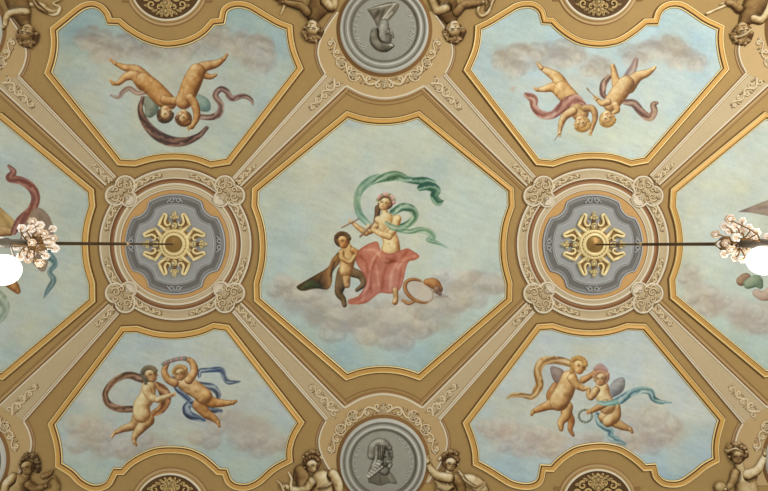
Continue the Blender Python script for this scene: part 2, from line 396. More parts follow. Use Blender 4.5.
    def emit(s, parent, mask, h, m, ids=None, use_h=False):
        """one mesh per part id, all from the same pigment field"""
        hh, ww = s.X.shape; L = lin(np.clip(s.col, 0, 255))
        cm = mask[:-1, :-1] & mask[1:, 1:] & mask[:-1, 1:] & mask[1:, :-1]; cid = s.id[:-1, :-1]; out = {}
        base = parent_world(parent)
        for k, (name, label) in s.names.items():
            sel = cm & (cid == k)
            J, I = np.nonzero(sel)
            if len(J) < 4: continue
            a = J * ww + I; quads = np.stack([a, a + 1, a + ww + 1, a + ww], 1)
            used, inv = np.unique(quads, return_inverse=True); inv = inv.reshape(-1, 4)
            px = s.X.ravel()[used]; py = s.Y.ravel()[used]; hz = h + (s.hgt.ravel()[used] if use_h else 0)
            co_ = np.stack([(px - 384) * S - base.x, (py - 245.5) * S - base.y, H - (hz + np.zeros(len(px))) * S - base.z], 1)
            me = bpy.data.meshes.new(name); nq = len(inv)
            me.vertices.add(len(used)); me.vertices.foreach_set('co', co_.ravel().astype(np.float32))
            me.loops.add(nq * 4); me.loops.foreach_set('vertex_index', inv[:, ::-1].ravel().astype(np.int32))
            me.polygons.add(nq); me.polygons.foreach_set('loop_start', np.arange(0, nq * 4, 4, dtype=np.int32)); 
            me.update(calc_edges=True)
            me.polygons.foreach_set('use_smooth', np.ones(nq, bool))
            at = me.color_attributes.new('pigment', 'FLOAT_COLOR', 'POINT')
            c = np.ones((len(used), 4), np.float32); c[:, :3] = L.reshape(-1, 3)[used]; at.data.foreach_set('color', c.ravel())
            me.materials.append(m)
            o = bpy.data.objects.new(name, me); C.objects.link(o); o.parent = parent
            if label: o['label'] = label
            out[k] = o
        return out
PAINT = paint_mat('fresco_pigment')
GRIS = paint_mat('painted_shading_relief', rough=0.7, grain=0.05, bump=0.3)

# ------------------------------------------------------------------ ceiling
mb = MB(); mb.add([(-15, -11, H), (15, -11, H), (15, 11, H), (-15, 11, H), (-15, -11, H + .3), (15, -11, H + .3), (15, 11, H + .3), (-15, 11, H + .3)],
                  [(3, 2, 1, 0), (4, 5, 6, 7), (0, 1, 5, 4), (1, 2, 6, 5), (2, 3, 7, 6), (3, 0, 4, 7)], 0, False)
tag(mb.build('ceiling', FIELD), kind='structure')

# ------------------------------------------------------------------ outlines of the painted panels (outer edge of the gilt frame)
ocL = [(346.8, 111), (252, 188)]
def oct_outline(cx, lt=(-36.3, 111), l1=(-131, 188.3), l2=(-131.5, 206.6), lm=(-123.3, 244), l3=(-129.4, 283), l4=(-129, 301), lb=(-37, 380.6), tm=118.3, bm=372.8):
    L = lambda p: (cx + p[0], p[1]); R = lambda p: (cx - p[0], p[1])
    arc = lambda a, m, b: [a, (a[0] * .5 + m[0] * .5 + (m[0] - (a[0] + b[0]) / 2) * .25, a[1] * .5 + m[1] * .5 + (m[1] - (a[1] + b[1]) / 2) * .25), m, (b[0] * .5 + m[0] * .5 + (m[0] - (a[0] + b[0]) / 2) * .25, b[1] * .5 + m[1] * .5 + (m[1] - (a[1] + b[1]) / 2) * .25), b]
    return runs([[L(lt), L(l1)], [L(l1), L(l2)], arc(L(l2), L(lm), L(l3)), [L(l3), L(l4)], [L(l4), L(lb)], arc(L(lb), (cx, bm), R(lb)),
                 [R(lb), R(l4)], [R(l4), R(l3)], arc(R(l3), R(lm), R(l2)), [R(l2), R(l1)], [R(l1), R(lt)], arc(R(lt), (cx, tm), L(lt))])
OUT = {}
OUT['centre'] = oct_outline(383)
OUT['left'] = oct_outline(-34, lt=(-36.5, 113), l1=(-128.8, 189.3), l2=(-130.2, 206.2), lm=(-123, 245), l3=(-130, 283), l4=(-130.3, 302), lb=(-38, 380))
OUT['right'] = oct_outline(800, lt=(-36.5, 112), l1=(-130.3, 189.3), l2=(-131.4, 206.9), lm=(-124.3, 244), l3=(-132, 279), l4=(-130.7, 298.5), lb=(-36.5, 377.5))
OUT['tl'] = runs([[(44.9, 74.2), (49.8, 58), (51.6, 44), (50.6, 28.5)], [(50.6, 28.5), (64.5, 17.1), (75.9, 7.8), (84, 3), (93.8, 1.3), (103.6, 4.9), (110.1, 12.2), (112.6, 18.3)], [(112.6, 18.3), (121.5, 18.8)],
                  [(121.5, 18.8), (131.3, 26.9), (144.4, 34.6), (156, 39), (168.4, 41), (185, 38.5), (200, 31), (211.4, 19.2)], [(211.4, 19.2), (219.2, 18.3)],
                  [(219.2, 18.3), (221.2, 9.8), (226.9, 4.1), (237.5, 1.3), (250.5, 3.6), (265.2, 12), (279.9, 20.4), (292.9, 25.3)], [(292.9, 25.3), (293.8, 37.5), (297, 52), (303.9, 69.3)],
                  [(303.9, 69.3), (230.4, 164.8)], [(230.4, 164.8), (211, 168)], [(211, 168), (194, 162), (175.4, 160), (155, 161.7), (135.7, 167)], [(135.7, 167), (118.3, 166)], [(118.3, 166), (44.9, 74.2)]])
OUT['tr'] = runs([[(462.9, 70.9), (471, 52), (473.9, 39), (474.7, 26)], [(474.7, 26), (487.7, 19.6), (504, 9.8), (515.4, 3.3), (526.9, 1.3), (536.6, 3.3), (544, 9.8), (546.7, 17.9)], [(546.7, 17.9), (553.3, 18.3)],
                  [(553.3, 18.3), (561, 26), (570.9, 33.4), (582, 38.8), (597.7, 41), (610, 39.8), (620, 36.5), (633, 27.7), (643.6, 19)], [(643.6, 19), (652.6, 18.8)],
                  [(652.6, 18.8), (655, 11.4), (660.8, 4.9), (670.5, 1.3), (682, 2.4), (693.4, 9), (706.4, 17.9), (723.9, 26.1)], [(723.9, 26.1), (722.7, 39), (724.4, 53.8), (728.6, 70.4)],
                  [(728.6, 70.4), (647.6, 163.6)], [(647.6, 163.6), (630.2, 166.8)], [(630.2, 166.8), (612, 161), (591.5, 159.3), (571, 161.5), (552.8, 167.3)], [(552.8, 167.3), (535.5, 165.6)], [(535.5, 165.6), (462.9, 70.9)]])
OUT['br'] = runs([[(462, 422.4), (468.2, 438.7), (471.4, 451.8), (472.2, 464.8)], [(472.2, 464.8), (486, 472.1), (499, 480.3), (510.5, 486.8), (525.2, 489.6), (536.6, 487.4), (543.2, 481.1), (545.6, 471.3)], [(545.6, 471.3), (553.3, 471.7)],
                  [(553.3, 471.7), (561, 463.5), (570, 456.5), (580, 451.8), (597.7, 449.3), (609, 450.2), (620, 453.4), (633, 462), (642.8, 471)], [(642.8, 471), (650.2, 470.5)],
                  [(650.2, 470.5), (652.6, 477.9), (660.8, 485.2), (672.2, 487.3), (683.6, 485), (696.6, 476.2), (706.4, 468.4), (719.1, 461.5)], [(719.1, 461.5), (718.4, 447), (720.3, 433.8), (724.8, 418.3)],
                  [(724.8, 418.3), (645.5, 323.5)], [(645.5, 323.5), (626.2, 322.8)], [(626.2, 322.8), (609, 328), (590.5, 329.8), (571, 328), (552.4, 322.8)], [(552.4, 322.8), (536.5, 323.8)], [(536.5, 323.8), (462, 422.4)]])
OUT['bl'] = runs([[(48.4, 423), (53.5, 440), (55.8, 454), (55.8, 466.5)], [(55.8, 466.5), (69.4, 475), (78.5, 484), (89.8, 490.2), (101, 490.8), (111.3, 486), (118, 474.6)], [(118, 474.6), (124.8, 474.6)],
                  [(124.8, 474.6), (132, 467), (141.8, 460.5), (156, 454.5), (171, 453), (187, 454.5), (200, 460), (209, 467.1), (217, 474.6)], [(217, 474.6), (222.6, 475)],
                  [(222.6, 475), (226, 483), (234, 488.9), (247.5, 490.2), (261, 484.5), (276, 471.6), (293.4, 461.9)], [(293.4, 461.9), (292.8, 450), (296.5, 436.6), (305.2, 421.9)],
                  [(305.2, 421.9), (229.5, 324.5)], [(229.5, 324.5), (214, 322.4)], [(214, 322.4), (197, 329), (176, 332), (156, 330.5), (137.8, 325.3)], [(137.8, 325.3), (121.5, 326)], [(121.5, 326), (48.4, 423)]])
def frame(parent, pts, wide=7.2):
    k = wide / 7.2
    mb = MB(); sweep(mb, pts, [(-0.9, 0), (-0.7, .5), (0.25, .6), (.25, 1.2), (.7, 2.1), (1.35, 1.9), (2.0 * k, 1.3), (3.4 * k, 1.6), (4.6 * k, 2.4), (5.2 * k, 2.2), (5.7 * k, 1.2), (6.3 * k, 1.4), (6.8 * k, 1.1), (7.2 * k, .9), (7.5 * k, .35)],
                     [0, 0, 0, 2, 2, 1, 1, 1, 1, 0, 0, 2, 2, 0])  # umber strips paint the dark shade line along the frame
    o = mb.build('gilded_frame', [DARK, GILT, GILTL], parent); return o
def fresco(key, label, painter, x0, y0, x1, y1):
    pts = OUT[key]; sgn = 1 if area2(pts) > 0 else -1
    inner = offset(pts, sgn * 5.8)
    cx = sum(p[0] for p in pts) / len(pts); cy = sum(p[1] for p in pts) / len(pts)
    t = thing('ceiling_fresco', label, 'fresco', W(cx, cy, 0), 'painted ceiling panels in gilt frames')
    cv = Cv(x0, y0, x1, y1, 0.5); painter(cv)
    cv.brush(seed=int(cx) % 97 + 3, amt=7)
    cv.emit(t, inpoly(cv.X, cv.Y, inner), 0.4, PAINT)
    frame(t, pts); return t

# sky helpers
def sky(cv, top, mid, bot, y0, y1, seed):
    t = np.clip((cv.Y - y0) / (y1 - y0) + 0.12 * fbm(cv.X, cv.Y, 60, seed, 3), 0, 1)
    cv.col = cv.ramp(t, [top, mid, bot])
def cloudbank(cv, pts, col_l, col_d, seed, r=16, up=1):
    rs = random.Random(seed)
    for i, (x, y, q) in enumerate(pts):
        cv.blob(x, y + up * 3, q * 1.35, q * .95, col_d, .6, 0, .9, seed + i, .8)
        cv.blob(x - 2, y - up * q * .35, q * .9, q * .5, col_l, .5, 0, .9, seed + 50 + i, .9)
    cd = tuple(v * .90 for v in col_d); cm = tuple((u + v) / 2 for u, v in zip(col_l, col_d)); old = cv.light
    cv.light = (-.3, -.8 * up)
    q_ = []
    for x, y, q in pts:
        for _ in range(3): q_.append((x + rs.uniform(-.9, .9) * q, y + rs.uniform(-.5, .7) * q * up, q * rs.uniform(.38, .72)))
    q_.sort(key=lambda t: -t[1] * up)
    for x, y, q in q_:
        cv.limb([([(x - q * .3, y), (x + q * .35, y + rs.uniform(-.2, .2) * q)], [q * .85, q * .75])], [cd, col_d, cm, col_l, col_l], soft=q * .20 + .8, noise=.45, mark=False, k=.52, edge=0, squash=.8)
        a0 = rs.uniform(0, 6.28); sp = [(x + math.cos(a0 + t * .4) * q * .8, y + math.sin(a0 + t * .4) * q * .7) for t in range(6)]
        cv.limb([(sp, [.5, 1.5, .4])], [rs.choice([col_l, cd])] * 2, soft=1.6, noise=0, mark=False, k=.30)
    cv.light = old
BLUE = (176, 202, 208); GRN = (203, 211, 196); PALE = (218, 222, 208); TEAL = (168, 196, 194); MAUVE = (186, 172, 164); CLD = (220, 215, 204)

GREEN = [(50, 84, 64), (84, 124, 96), (132, 164, 136), (184, 204, 176)]
RED = [(124, 54, 30), (170, 88, 66), (198, 122, 98), (228, 172, 146)]
MAU = [(80, 56, 52), (122, 88, 76), (156, 120, 102), (190, 160, 138)]
BRN = [(70, 48, 36), (110, 78, 58), (150, 108, 82), (178, 140, 112)]
BLU = [(42, 48, 66), (70, 84, 108), (112, 124, 140), (164, 172, 174)]
OCH = [(124, 84, 46), (170, 126, 74), (202, 164, 108), (222, 194, 148)]
TEA = [(62, 94, 104), (98, 134, 140), (144, 174, 174), (192, 206, 198)]
PNK = [(118, 66, 58), (156, 100, 86), (184, 132, 114), (208, 172, 152)]
ORB = [(98, 56, 28), (142, 86, 44), (182, 122, 68), (206, 158, 104)]
BLOND = [(132, 92, 44), (176, 130, 70), (212, 172, 106)]

def paint_centre(c):
    sky(c, (204, 212, 196), (206, 214, 202), (170, 198, 200), 115, 380, 11)
    c.blob(270, 250, 60, 110, (186, 206, 202), .6, 0, .5, 3); c.blob(470, 210, 70, 80, (196, 212, 204), .5, 0, .5, 4); c.blob(300, 170, 50, 40, (208, 208, 190), .5, .5, .6, 5)
    c.blob(352, 122, 26, 10, (176, 196, 212), .6, .3, .5, 6); c.blob(420, 122, 30, 8, (180, 200, 208), .5, -.2, .5, 8); c.blob(345, 185, 26, 12, (196, 200, 206), .45, -.5, .5, 7)
    c.blob(470, 150, 40, 22, (214, 214, 202), .5, .5, .6, 9); c.blob(385, 200, 45, 45, (218, 222, 212), .5, 0, .5, 10)
    c.blob(330, 355, 60, 26, (164, 192, 196), .55, .2, .6, 12); c.blob(440, 355, 60, 24, (168, 194, 192), .5, -.3, .6, 13)
    cloudbank(c, [(285, 285, 15), (300, 300, 19), (322, 310, 22), (350, 318, 24), (378, 325, 24), (405, 322, 24), (430, 312, 24), (455, 296, 22), (475, 284, 18), (494, 282, 14)], (212, 202, 190), (168, 156, 148), 21)
    cloudbank(c, [(310, 290, 16), (345, 300, 20), (385, 308, 22), (425, 298, 22), (450, 280, 18)], (222, 216, 206), (188, 176, 168), 33)
    for x, y, q in ((318, 318, 16), (345, 328, 15), (385, 332, 18), (412, 330, 14), (455, 288, 13), (475, 275, 12)): c.blob(x, y, q * 1.1, q * .6, (160, 146, 138), .5, 0, .7, int(x))
    for x, y, q in ((340, 312, 16), (398, 316, 20), (433, 303, 15), (300, 292, 10)): c.blob(x, y, q, q * .5, (224, 218, 206), .5, 0, .7, int(x) + 3)
    # green scarf behind
    c.part('painted_scarf', 'billowing green scarf')
    c.ribbon([(373, 226), (366, 222), (359.5, 213.5), (357, 199), (361.5, 188), (370, 181.5), (378, 178)], [3, 6, 7, 7, 8, 9, 8], GREEN[1:], .6, k=.92)
    c.ribbon([(372, 183), (382, 178.5), (395.7, 176), (410, 180), (424, 181.5), (432, 184)], [2, 8, 10, 6.5, 9, 9], GREEN)
    c.ribbon([(420, 188), (428, 186), (436, 190), (434, 196), (438, 202), (443, 201)], [6, 9, 9, 8, 8, 2], [(40, 80, 62)] + GREEN[:3], 1.3)
    c.ribbon([(393, 212), (403, 207), (412, 209.5), (415, 216), (410, 223), (399, 227.5), (387, 225)], [7, 8, 8, 7, 7, 7, 6], GREEN)
    c.ribbon([(398, 230), (410, 231.5), (420, 230), (430, 233), (433, 238), (428, 240), (437, 243), (447, 247.5)], [5, 5, 6, 7, 6, 4, 4, 1.5], GREEN[1:])
    # faun child
    c.part('painted_wing', 'dark brown folded cloak behind the child')
    c.poly([(340, 250), (332, 259), (328, 267), (318, 273.5), (305, 281), (296.5, 287), (303, 291), (316, 288.5), (327.5, 289.5), (332, 282), (333, 272), (340, 262)], [(44, 36, 22), (86, 60, 34), (138, 92, 50), (176, 130, 76)], [([(336, 256), (329, 268), (330, 284)], 2, .3), ([(300, 288), (310, 283), (320, 286)], 4.5, -.5), ([(322, 275), (316, 288)], 1.5, -.3), ([(334, 262), (331, 276)], 1.5, -.4)])
    c.limb([([(302, 288.5), (310, 284.5), (317, 286)], [1.5, 4, 2.5])], [(28, 40, 24), (52, 66, 40), (80, 84, 50)], soft=1.4, mark=False, k=.8)
    c.part('painted_faun', 'small brown-haired faun child')
    FUR = [(48, 34, 20), (84, 60, 36), (120, 88, 54), (152, 118, 74)]
    c.limb([([(352, 272), (361, 276), (363.5, 284), (357, 290)], [5, 4, 3, 2])], FUR, noise=.25)
    c.limb([([(344, 272), (341, 283), (339, 293), (343, 299), (344.5, 305)], [7, 6, 4, 3, 2.4])], FUR, noise=.25)
    c.limb([([(347, 250), (347.5, 260), (346, 271)], [6.5, 7.5, 6.5]), ([(346, 271), (347, 285)], [5, 3.2])], SKIN, bias=.05)
    c.limb([([(353, 250), (357, 254), (352, 262)], [3, 2.8, 2])], SKINR)
    c.limb([([(341.5, 252.5), (342.5, 258), (350, 262), (354.5, 256)], [3, 2.8, 2.4, 1.8])], SKIN, bias=.05)
    c.head(343, 241, 7.9, .15, .8, SKINR, [(44, 28, 16), (76, 50, 30), (108, 76, 46)])
    # woman
    c.part('painted_woman', 'seated woman playing two pipes')
    c.limb([([(378, 208), (377, 215), (374.5, 222)], [3.2, 2.6, 1.4])], [(52, 34, 20), (96, 64, 38), (124, 88, 54)])
    c.limb([([(378, 223), (371, 230), (365.5, 232.5)], [4, 3.8, 3.2])], SKIN)
    c.limb([([(366, 233), (359, 228), (352.5, 222.5)], [3.2, 2.6, 1.9])], SKIN)
    c.hand(352, 222, 1.7, -2.7, SKIN)
    c.limb([([(384.5, 211), (386, 219)], [3.2, 3]), ([(378.5, 220), (394, 220)], [4.2, 4.6]), ([(386, 221), (388, 233), (391, 241), (391, 250)], [8.5, 7.6, 8, 9.5])], SKINF, bias=.03)
    c.limb([([(382, 228)], [3.8])], SKINF, k=.55, soft=1.2); c.limb([([(389.5, 229)], [3.4])], SKINF, k=.45, soft=1.2)
    c.line([(389, 243), (389.2, 244.4)], .5, (150, 100, 60), .7)
    c.part('painted_drapery', 'rose red skirt')
    c.poly([(357.5, 251), (366, 245), (377, 241.5), (381, 250), (390, 253.5), (399, 251), (407, 248.3), (413, 251), (419.5, 256), (415, 260), (409, 261.5), (406, 268), (403.5, 280), (399.5, 290), (391, 293.6), (380, 293), (374, 297), (366, 303), (355, 304.5), (348.5, 303.5), (349, 299.5), (358, 296), (364, 288), (366, 281), (362, 272), (356, 262)], RED,
           [([(381, 251), (372, 262), (369, 280), (362, 300)], 1.6, .28), ([(377, 256), (371, 272), (371, 292)], 1.4, -.3), ([(395, 257), (385, 270), (382, 290)], 2, -.26), ([(400, 258), (392, 272), (390, 290)], 1.8, .24), ([(407, 252), (398, 260), (386, 263)], 1.4, -.3), ([(415, 256), (405, 259), (398, 268)], 1.2, .25),
            ([(360, 256), (366, 262), (368, 272)], 1.6, -.28), ([(365, 250), (374, 250), (380, 256)], 1.4, .26), ([(352, 302), (362, 297), (370, 288)], 1.2, -.3), ([(401, 270), (398, 288)], 1.4, -.3), ([(376, 266), (379, 285)], 1.5, .25), ([(386, 258), (396, 262), (402, 262)], 1.2, -.25)])
    c.part('painted_woman', 'seated woman playing two pipes')
    c.limb([([(395, 290), (396, 297), (395, 302)], [3, 2.6, 3])], SKIN); c.limb([([(370, 298), (363, 302)], [2, 1.5])], RED, k=0)
    c.limb([([(397, 219), (394, 229), (389, 236)], [4.4, 4, 3.6])], SKINF); c.limb([([(389, 236.5), (380, 233.5), (370.5, 228)], [3.6, 3, 2])], SKINF)
    c.hand(370, 227.5, 1.8, -2.6, SKINF)
    c.head(384.8, 203, 8, .22, -.35, SKINF, [(70, 46, 28), (112, 76, 44), (144, 104, 64)])
    rs = random.Random(5)
    c.part('painted_wreath', 'wreath of pink roses')
    for i in range(11):
        t = -1.5 + 3.0 * i / 10; x = 385.8 + math.sin(t + .2) * 8.2; y = 201.5 - math.cos(t + .2) * 7.2
        c.limb([([(x, y)], [1.9])], [(150, 84, 76), (206, 150, 138), (232, 196, 182)] if i % 3 else [(92, 96, 60), (134, 136, 90), (170, 160, 120)], noise=.3)
    c.part('painted_pipe', 'pair of slender wooden pipes')
    c.limb([([(342, 227.5), (358.5, 219)], [.8, .7])], BRN); c.limb([([(375, 221.5), (360.3, 236.5)], [.9, 1.1])], BRN)
    c.part('painted_scarf', 'green scarf end across the arm'); c.ribbon([(386, 222.5), (392, 227), (400, 229), (406, 229)], [3, 6, 6, 4], GREEN[1:], k=.8)
    c.part('painted_tambourine', 'wooden tambourine with pale skin')
    el = [(419 + 15.5 * math.cos(t) * math.cos(.55) - 9.8 * math.sin(t) * math.sin(.55), 291 + 15.5 * math.cos(t) * math.sin(.55) + 9.8 * math.sin(t) * math.cos(.55)) for t in np.linspace(0, 6.2832, 25)]
    c.poly(el[:-1], [(170, 158, 146), (200, 190, 176), (218, 210, 196)])
    c.limb([(el[2:18], [.9, 1.8, 2.2, 1.9, 1.2])], ORB[:3] + [(190, 150, 100)]); c.limb([(el[17:] + el[:3], [.9, .7, .9])], [(150, 120, 96), (176, 150, 124)], k=.8)
    c.limb([([(402, 300), (408, 303), (414, 302)], [1.2, 2.2, 1.2])], ORB, k=.8)
    c.part('painted_cymbal', 'brown cymbal on the cloud')
    c.limb([([(427, 282), (434, 283.5), (439, 289)], [3.4, 5.4, 4])], ORB, noise=.25); c.limb([([(437, 290), (440, 294)], [4, 2])], BRN, k=.85)
    c.line([(436, 297), (448, 296)], .6, (130, 104, 84), .7); c.line([(438, 292), (450, 299)], .5, (130, 104, 84), .6)

def paint_tl(c):
    sky(c, (150, 178, 180), (192, 198, 186), (196, 208, 198), 5, 160, 41)
    c.blob(80, 40, 26, 34, (136, 168, 172), .6, 0, .6, 1); c.blob(270, 40, 26, 30, (140, 176, 190), .6, .4, .6, 2); c.blob(70, 80, 26, 26, (166, 186, 184), .6, 0, .5, 3); c.blob(275, 95, 34, 26, (170, 194, 198), .5, -.8, .5, 8)
    cloudbank(c, [(88, 42, 14), (104, 52, 18), (128, 50, 16), (150, 55, 14), (205, 48, 16), (232, 44, 18), (250, 52, 18), (262, 62, 15), (180, 56, 14)], (190, 180, 168), (152, 136, 128), 51, up=-1)
    c.blob(92, 28, 9, 5, (140, 110, 104), .5, 0, .5, 9); c.blob(180, 75, 60, 26, (196, 196, 186), .5, 0, .6, 12); c.blob(170, 130, 60, 24, (204, 212, 200), .5, 0, .5, 14)
    c.part('painted_wing', 'small grey green wing'); c.limb([([(146, 100), (152, 107), (150, 113)], [4, 7, 5])], [(88, 96, 82), (122, 130, 112), (156, 160, 140)], noise=.35); c.part('painted_wing', 'small teal wing'); c.limb([([(198, 98), (203, 104), (207, 108)], [4, 7, 4])], [(96, 118, 110), (128, 150, 138), (160, 176, 160)], noise=.3)
    c.part('painted_scarf', 'dusky mauve scarf')
    c.ribbon([(145, 93), (137, 93), (129.5, 88.5), (123, 92), (118.5, 97.5), (111, 95.5)], [4, 5, 5, 5, 4, 2], MAU[1:], k=.85)
    c.ribbon([(143, 98), (140.5, 111), (148.5, 127), (164, 139), (182, 142), (198, 136.5), (207, 128)], [4, 6, 9, 11, 9, 6, 4], [(64, 48, 50)] + MAU[:3])
    c.ribbon([(198, 116.5), (210, 117.5), (219, 114), (221, 105), (215.5, 96), (220, 89.5), (226, 91), (232, 98.5), (243, 96), (251, 99.5), (253, 105)], [5, 6, 7, 6, 6, 6, 6, 6, 5, 4, 1.5], MAU)
    c.part('painted_cherub', 'left cherub of the upside down pair')
    R = SKINR
    c.limb([([(146, 80), (137, 70), (126, 68), (115, 63.5)], [7, 4.8, 3.6, 1.8])], R); c.limb([([(115.5, 64), (110.5, 59.5)], [1.8, 1.2])], R)
    c.limb([([(143, 84), (135, 76), (126, 77), (119, 83), (113, 84)], [7, 5.6, 4, 2.6, 1.6])], R); c.limb([([(114, 84), (110, 80)], [1.8, 1])], R)
    c.limb([([(144, 81), (153, 88), (164, 99), (170, 103)], [8.5, 9, 9, 7])], R)
    c.limb([([(165, 100), (174, 101), (182, 99)], [5, 4, 3])], R)
    c.head(165.5, 113.5, 8, 2.7, -.9, SKIN, [(46, 30, 18), (80, 52, 30), (110, 76, 46)])
    c.part('painted_cherub', 'right cherub of the upside down pair')
    c.limb([([(201, 74), (210, 77), (216, 75)], [4, 2.8, 1.6])], R)
    c.limb([([(196, 74), (204, 67), (216, 64), (224, 59)], [8, 5.6, 4, 2.2])], R, bias=.05); c.limb([([(224, 59), (227, 55)], [2.2, 1.4])], R)
    c.limb([([(197, 72), (192, 83), (187, 95), (184, 101)], [8.5, 9.6, 9, 8.5])], R, bias=.05)
    c.limb([([(190, 98), (195, 105), (197, 117), (192, 127)], [4.6, 4.2, 3.4, 2.4])], R); c.hand(191, 127.5, 1.7, 2.7, R)
    c.head(183.5, 117, 8, 3.5, .8, SKIN, [(70, 40, 20), (118, 70, 36), (160, 104, 58)])
def paint_tr(c):
    sky(c, (168, 200, 214), (190, 208, 212), (204, 216, 206), 5, 160, 61)
    c.blob(700, 60, 26, 44, (160, 192, 206), .5, 0, .5, 2); c.blob(500, 90, 30, 40, (176, 202, 216), .5, 0, .5, 3); c.blob(530, 20, 40, 20, (176, 202, 208), .5, 0, .5, 4)
    cloudbank(c, [(505, 60, 16), (525, 62, 18), (550, 60, 18), (572, 58, 15), (600, 68, 16), (640, 56, 18), (662, 50, 18), (680, 58, 17), (700, 66, 12)], (204, 196, 184), (160, 144, 136), 71, up=-1)
    for x, y, q in ((560, 52, 14), (660, 46, 16), (685, 52, 14), (510, 56, 12)): c.blob(x, y, q * 1.3, q * .6, (146, 130, 122), .45, 0, .7, int(x))
    c.blob(600, 135, 60, 18, (206, 216, 196), .6, 0, .5, 13); c.blob(560, 85, 60, 14, (206, 204, 200), .45, 0, .6, 14)
    c.part('painted_scarf', 'mauve brown scarf of the right cherub')
    c.ribbon([(609, 77), (603.5, 84), (602.5, 94), (606, 98)], [5, 7, 6, 4], MAU); c.ribbon([(625, 102), (634, 104), (641, 112), (649, 117.5), (654, 112), (653, 105), (657, 103)], [6, 8, 8, 8, 7, 6, 3], MAU[:3] + [(176, 150, 128)])
    c.ribbon([(628, 76), (633, 68), (636, 60)], [9, 8, 5], MAU[1:], k=.8)
    R = SKIN
    c.part('painted_cherub', 'right cherub with a thin bow')
    c.limb([([(618, 88), (615, 78), (612.5, 66)], [6, 4, 2.4])], R); c.limb([([(628, 86), (637, 77), (647, 73), (653, 69)], [8, 5.4, 3.8, 2])], R); c.limb([([(653, 69.5), (655, 67)], [2, 1.4])], R)
    c.limb([([(626, 84), (619, 93), (611, 104)], [8.4, 9, 8.2])], R); c.limb([([(608, 102), (602, 103.5), (597, 99.5)], [3.6, 3, 2.2])], R); c.hand(596.5, 99, 1.8, -2.4, R); c.limb([([(615, 105), (617, 110), (613, 113)], [3.6, 3, 2])], R)
    c.head(607, 118, 8, 2.85, -.3, R, BLOND)
    c.line([(596, 98), (587.5, 89.8)], .5, (120, 84, 60)); c.line([(587, 88.5), (589, 91)], .8, (120, 84, 60))
    c.part('painted_cherub', 'left cherub with pink sash')
    c.limb([([(562, 88), (557, 78), (550, 73), (541, 68)], [8, 5.8, 4.4, 2.4])], R); c.limb([([(541, 68), (538, 64)], [2.4, 1.8])], R)
    c.limb([([(562, 92), (553, 87.5), (545, 89), (537, 90)], [7, 5, 3.4, 2])], R); c.limb([([(537, 90), (534, 88)], [1.8, 1.2])], R)
    c.limb([([(562, 90), (571, 100), (580, 113)], [9, 9, 8.6])], R); c.limb([([(573, 111), (565, 116), (561, 124), (559.5, 132)], [4.6, 4, 3, 2])], R); c.hand(559.5, 133, 1.7, 1.7, R)
    c.part('painted_sash', 'rose pink sash'); c.ribbon([(526, 95), (533, 99), (534, 107), (541, 114.5), (552, 115), (561, 108), (568, 102), (576, 99), (584, 104)], [5, 9, 7, 8, 8, 10, 11, 9, 4], PNK); c.ribbon([(516, 87), (512, 89), (514, 92)], [1, 3, 1], PNK[2:], k=.5)
    c.part('painted_cherub', 'left cherub with pink sash'); c.limb([([(585, 108.5), (592, 109), (595, 117), (591, 131)], [3.8, 3.6, 3, 1.9])], R, bias=-.12); c.hand(590.5, 132, 1.6, 1.7, R)
    c.head(581.5, 123, 8, 2.9, .4, R, BLOND)
    c.line([(559, 134), (554.3, 140.5)], .5, (140, 104, 80))
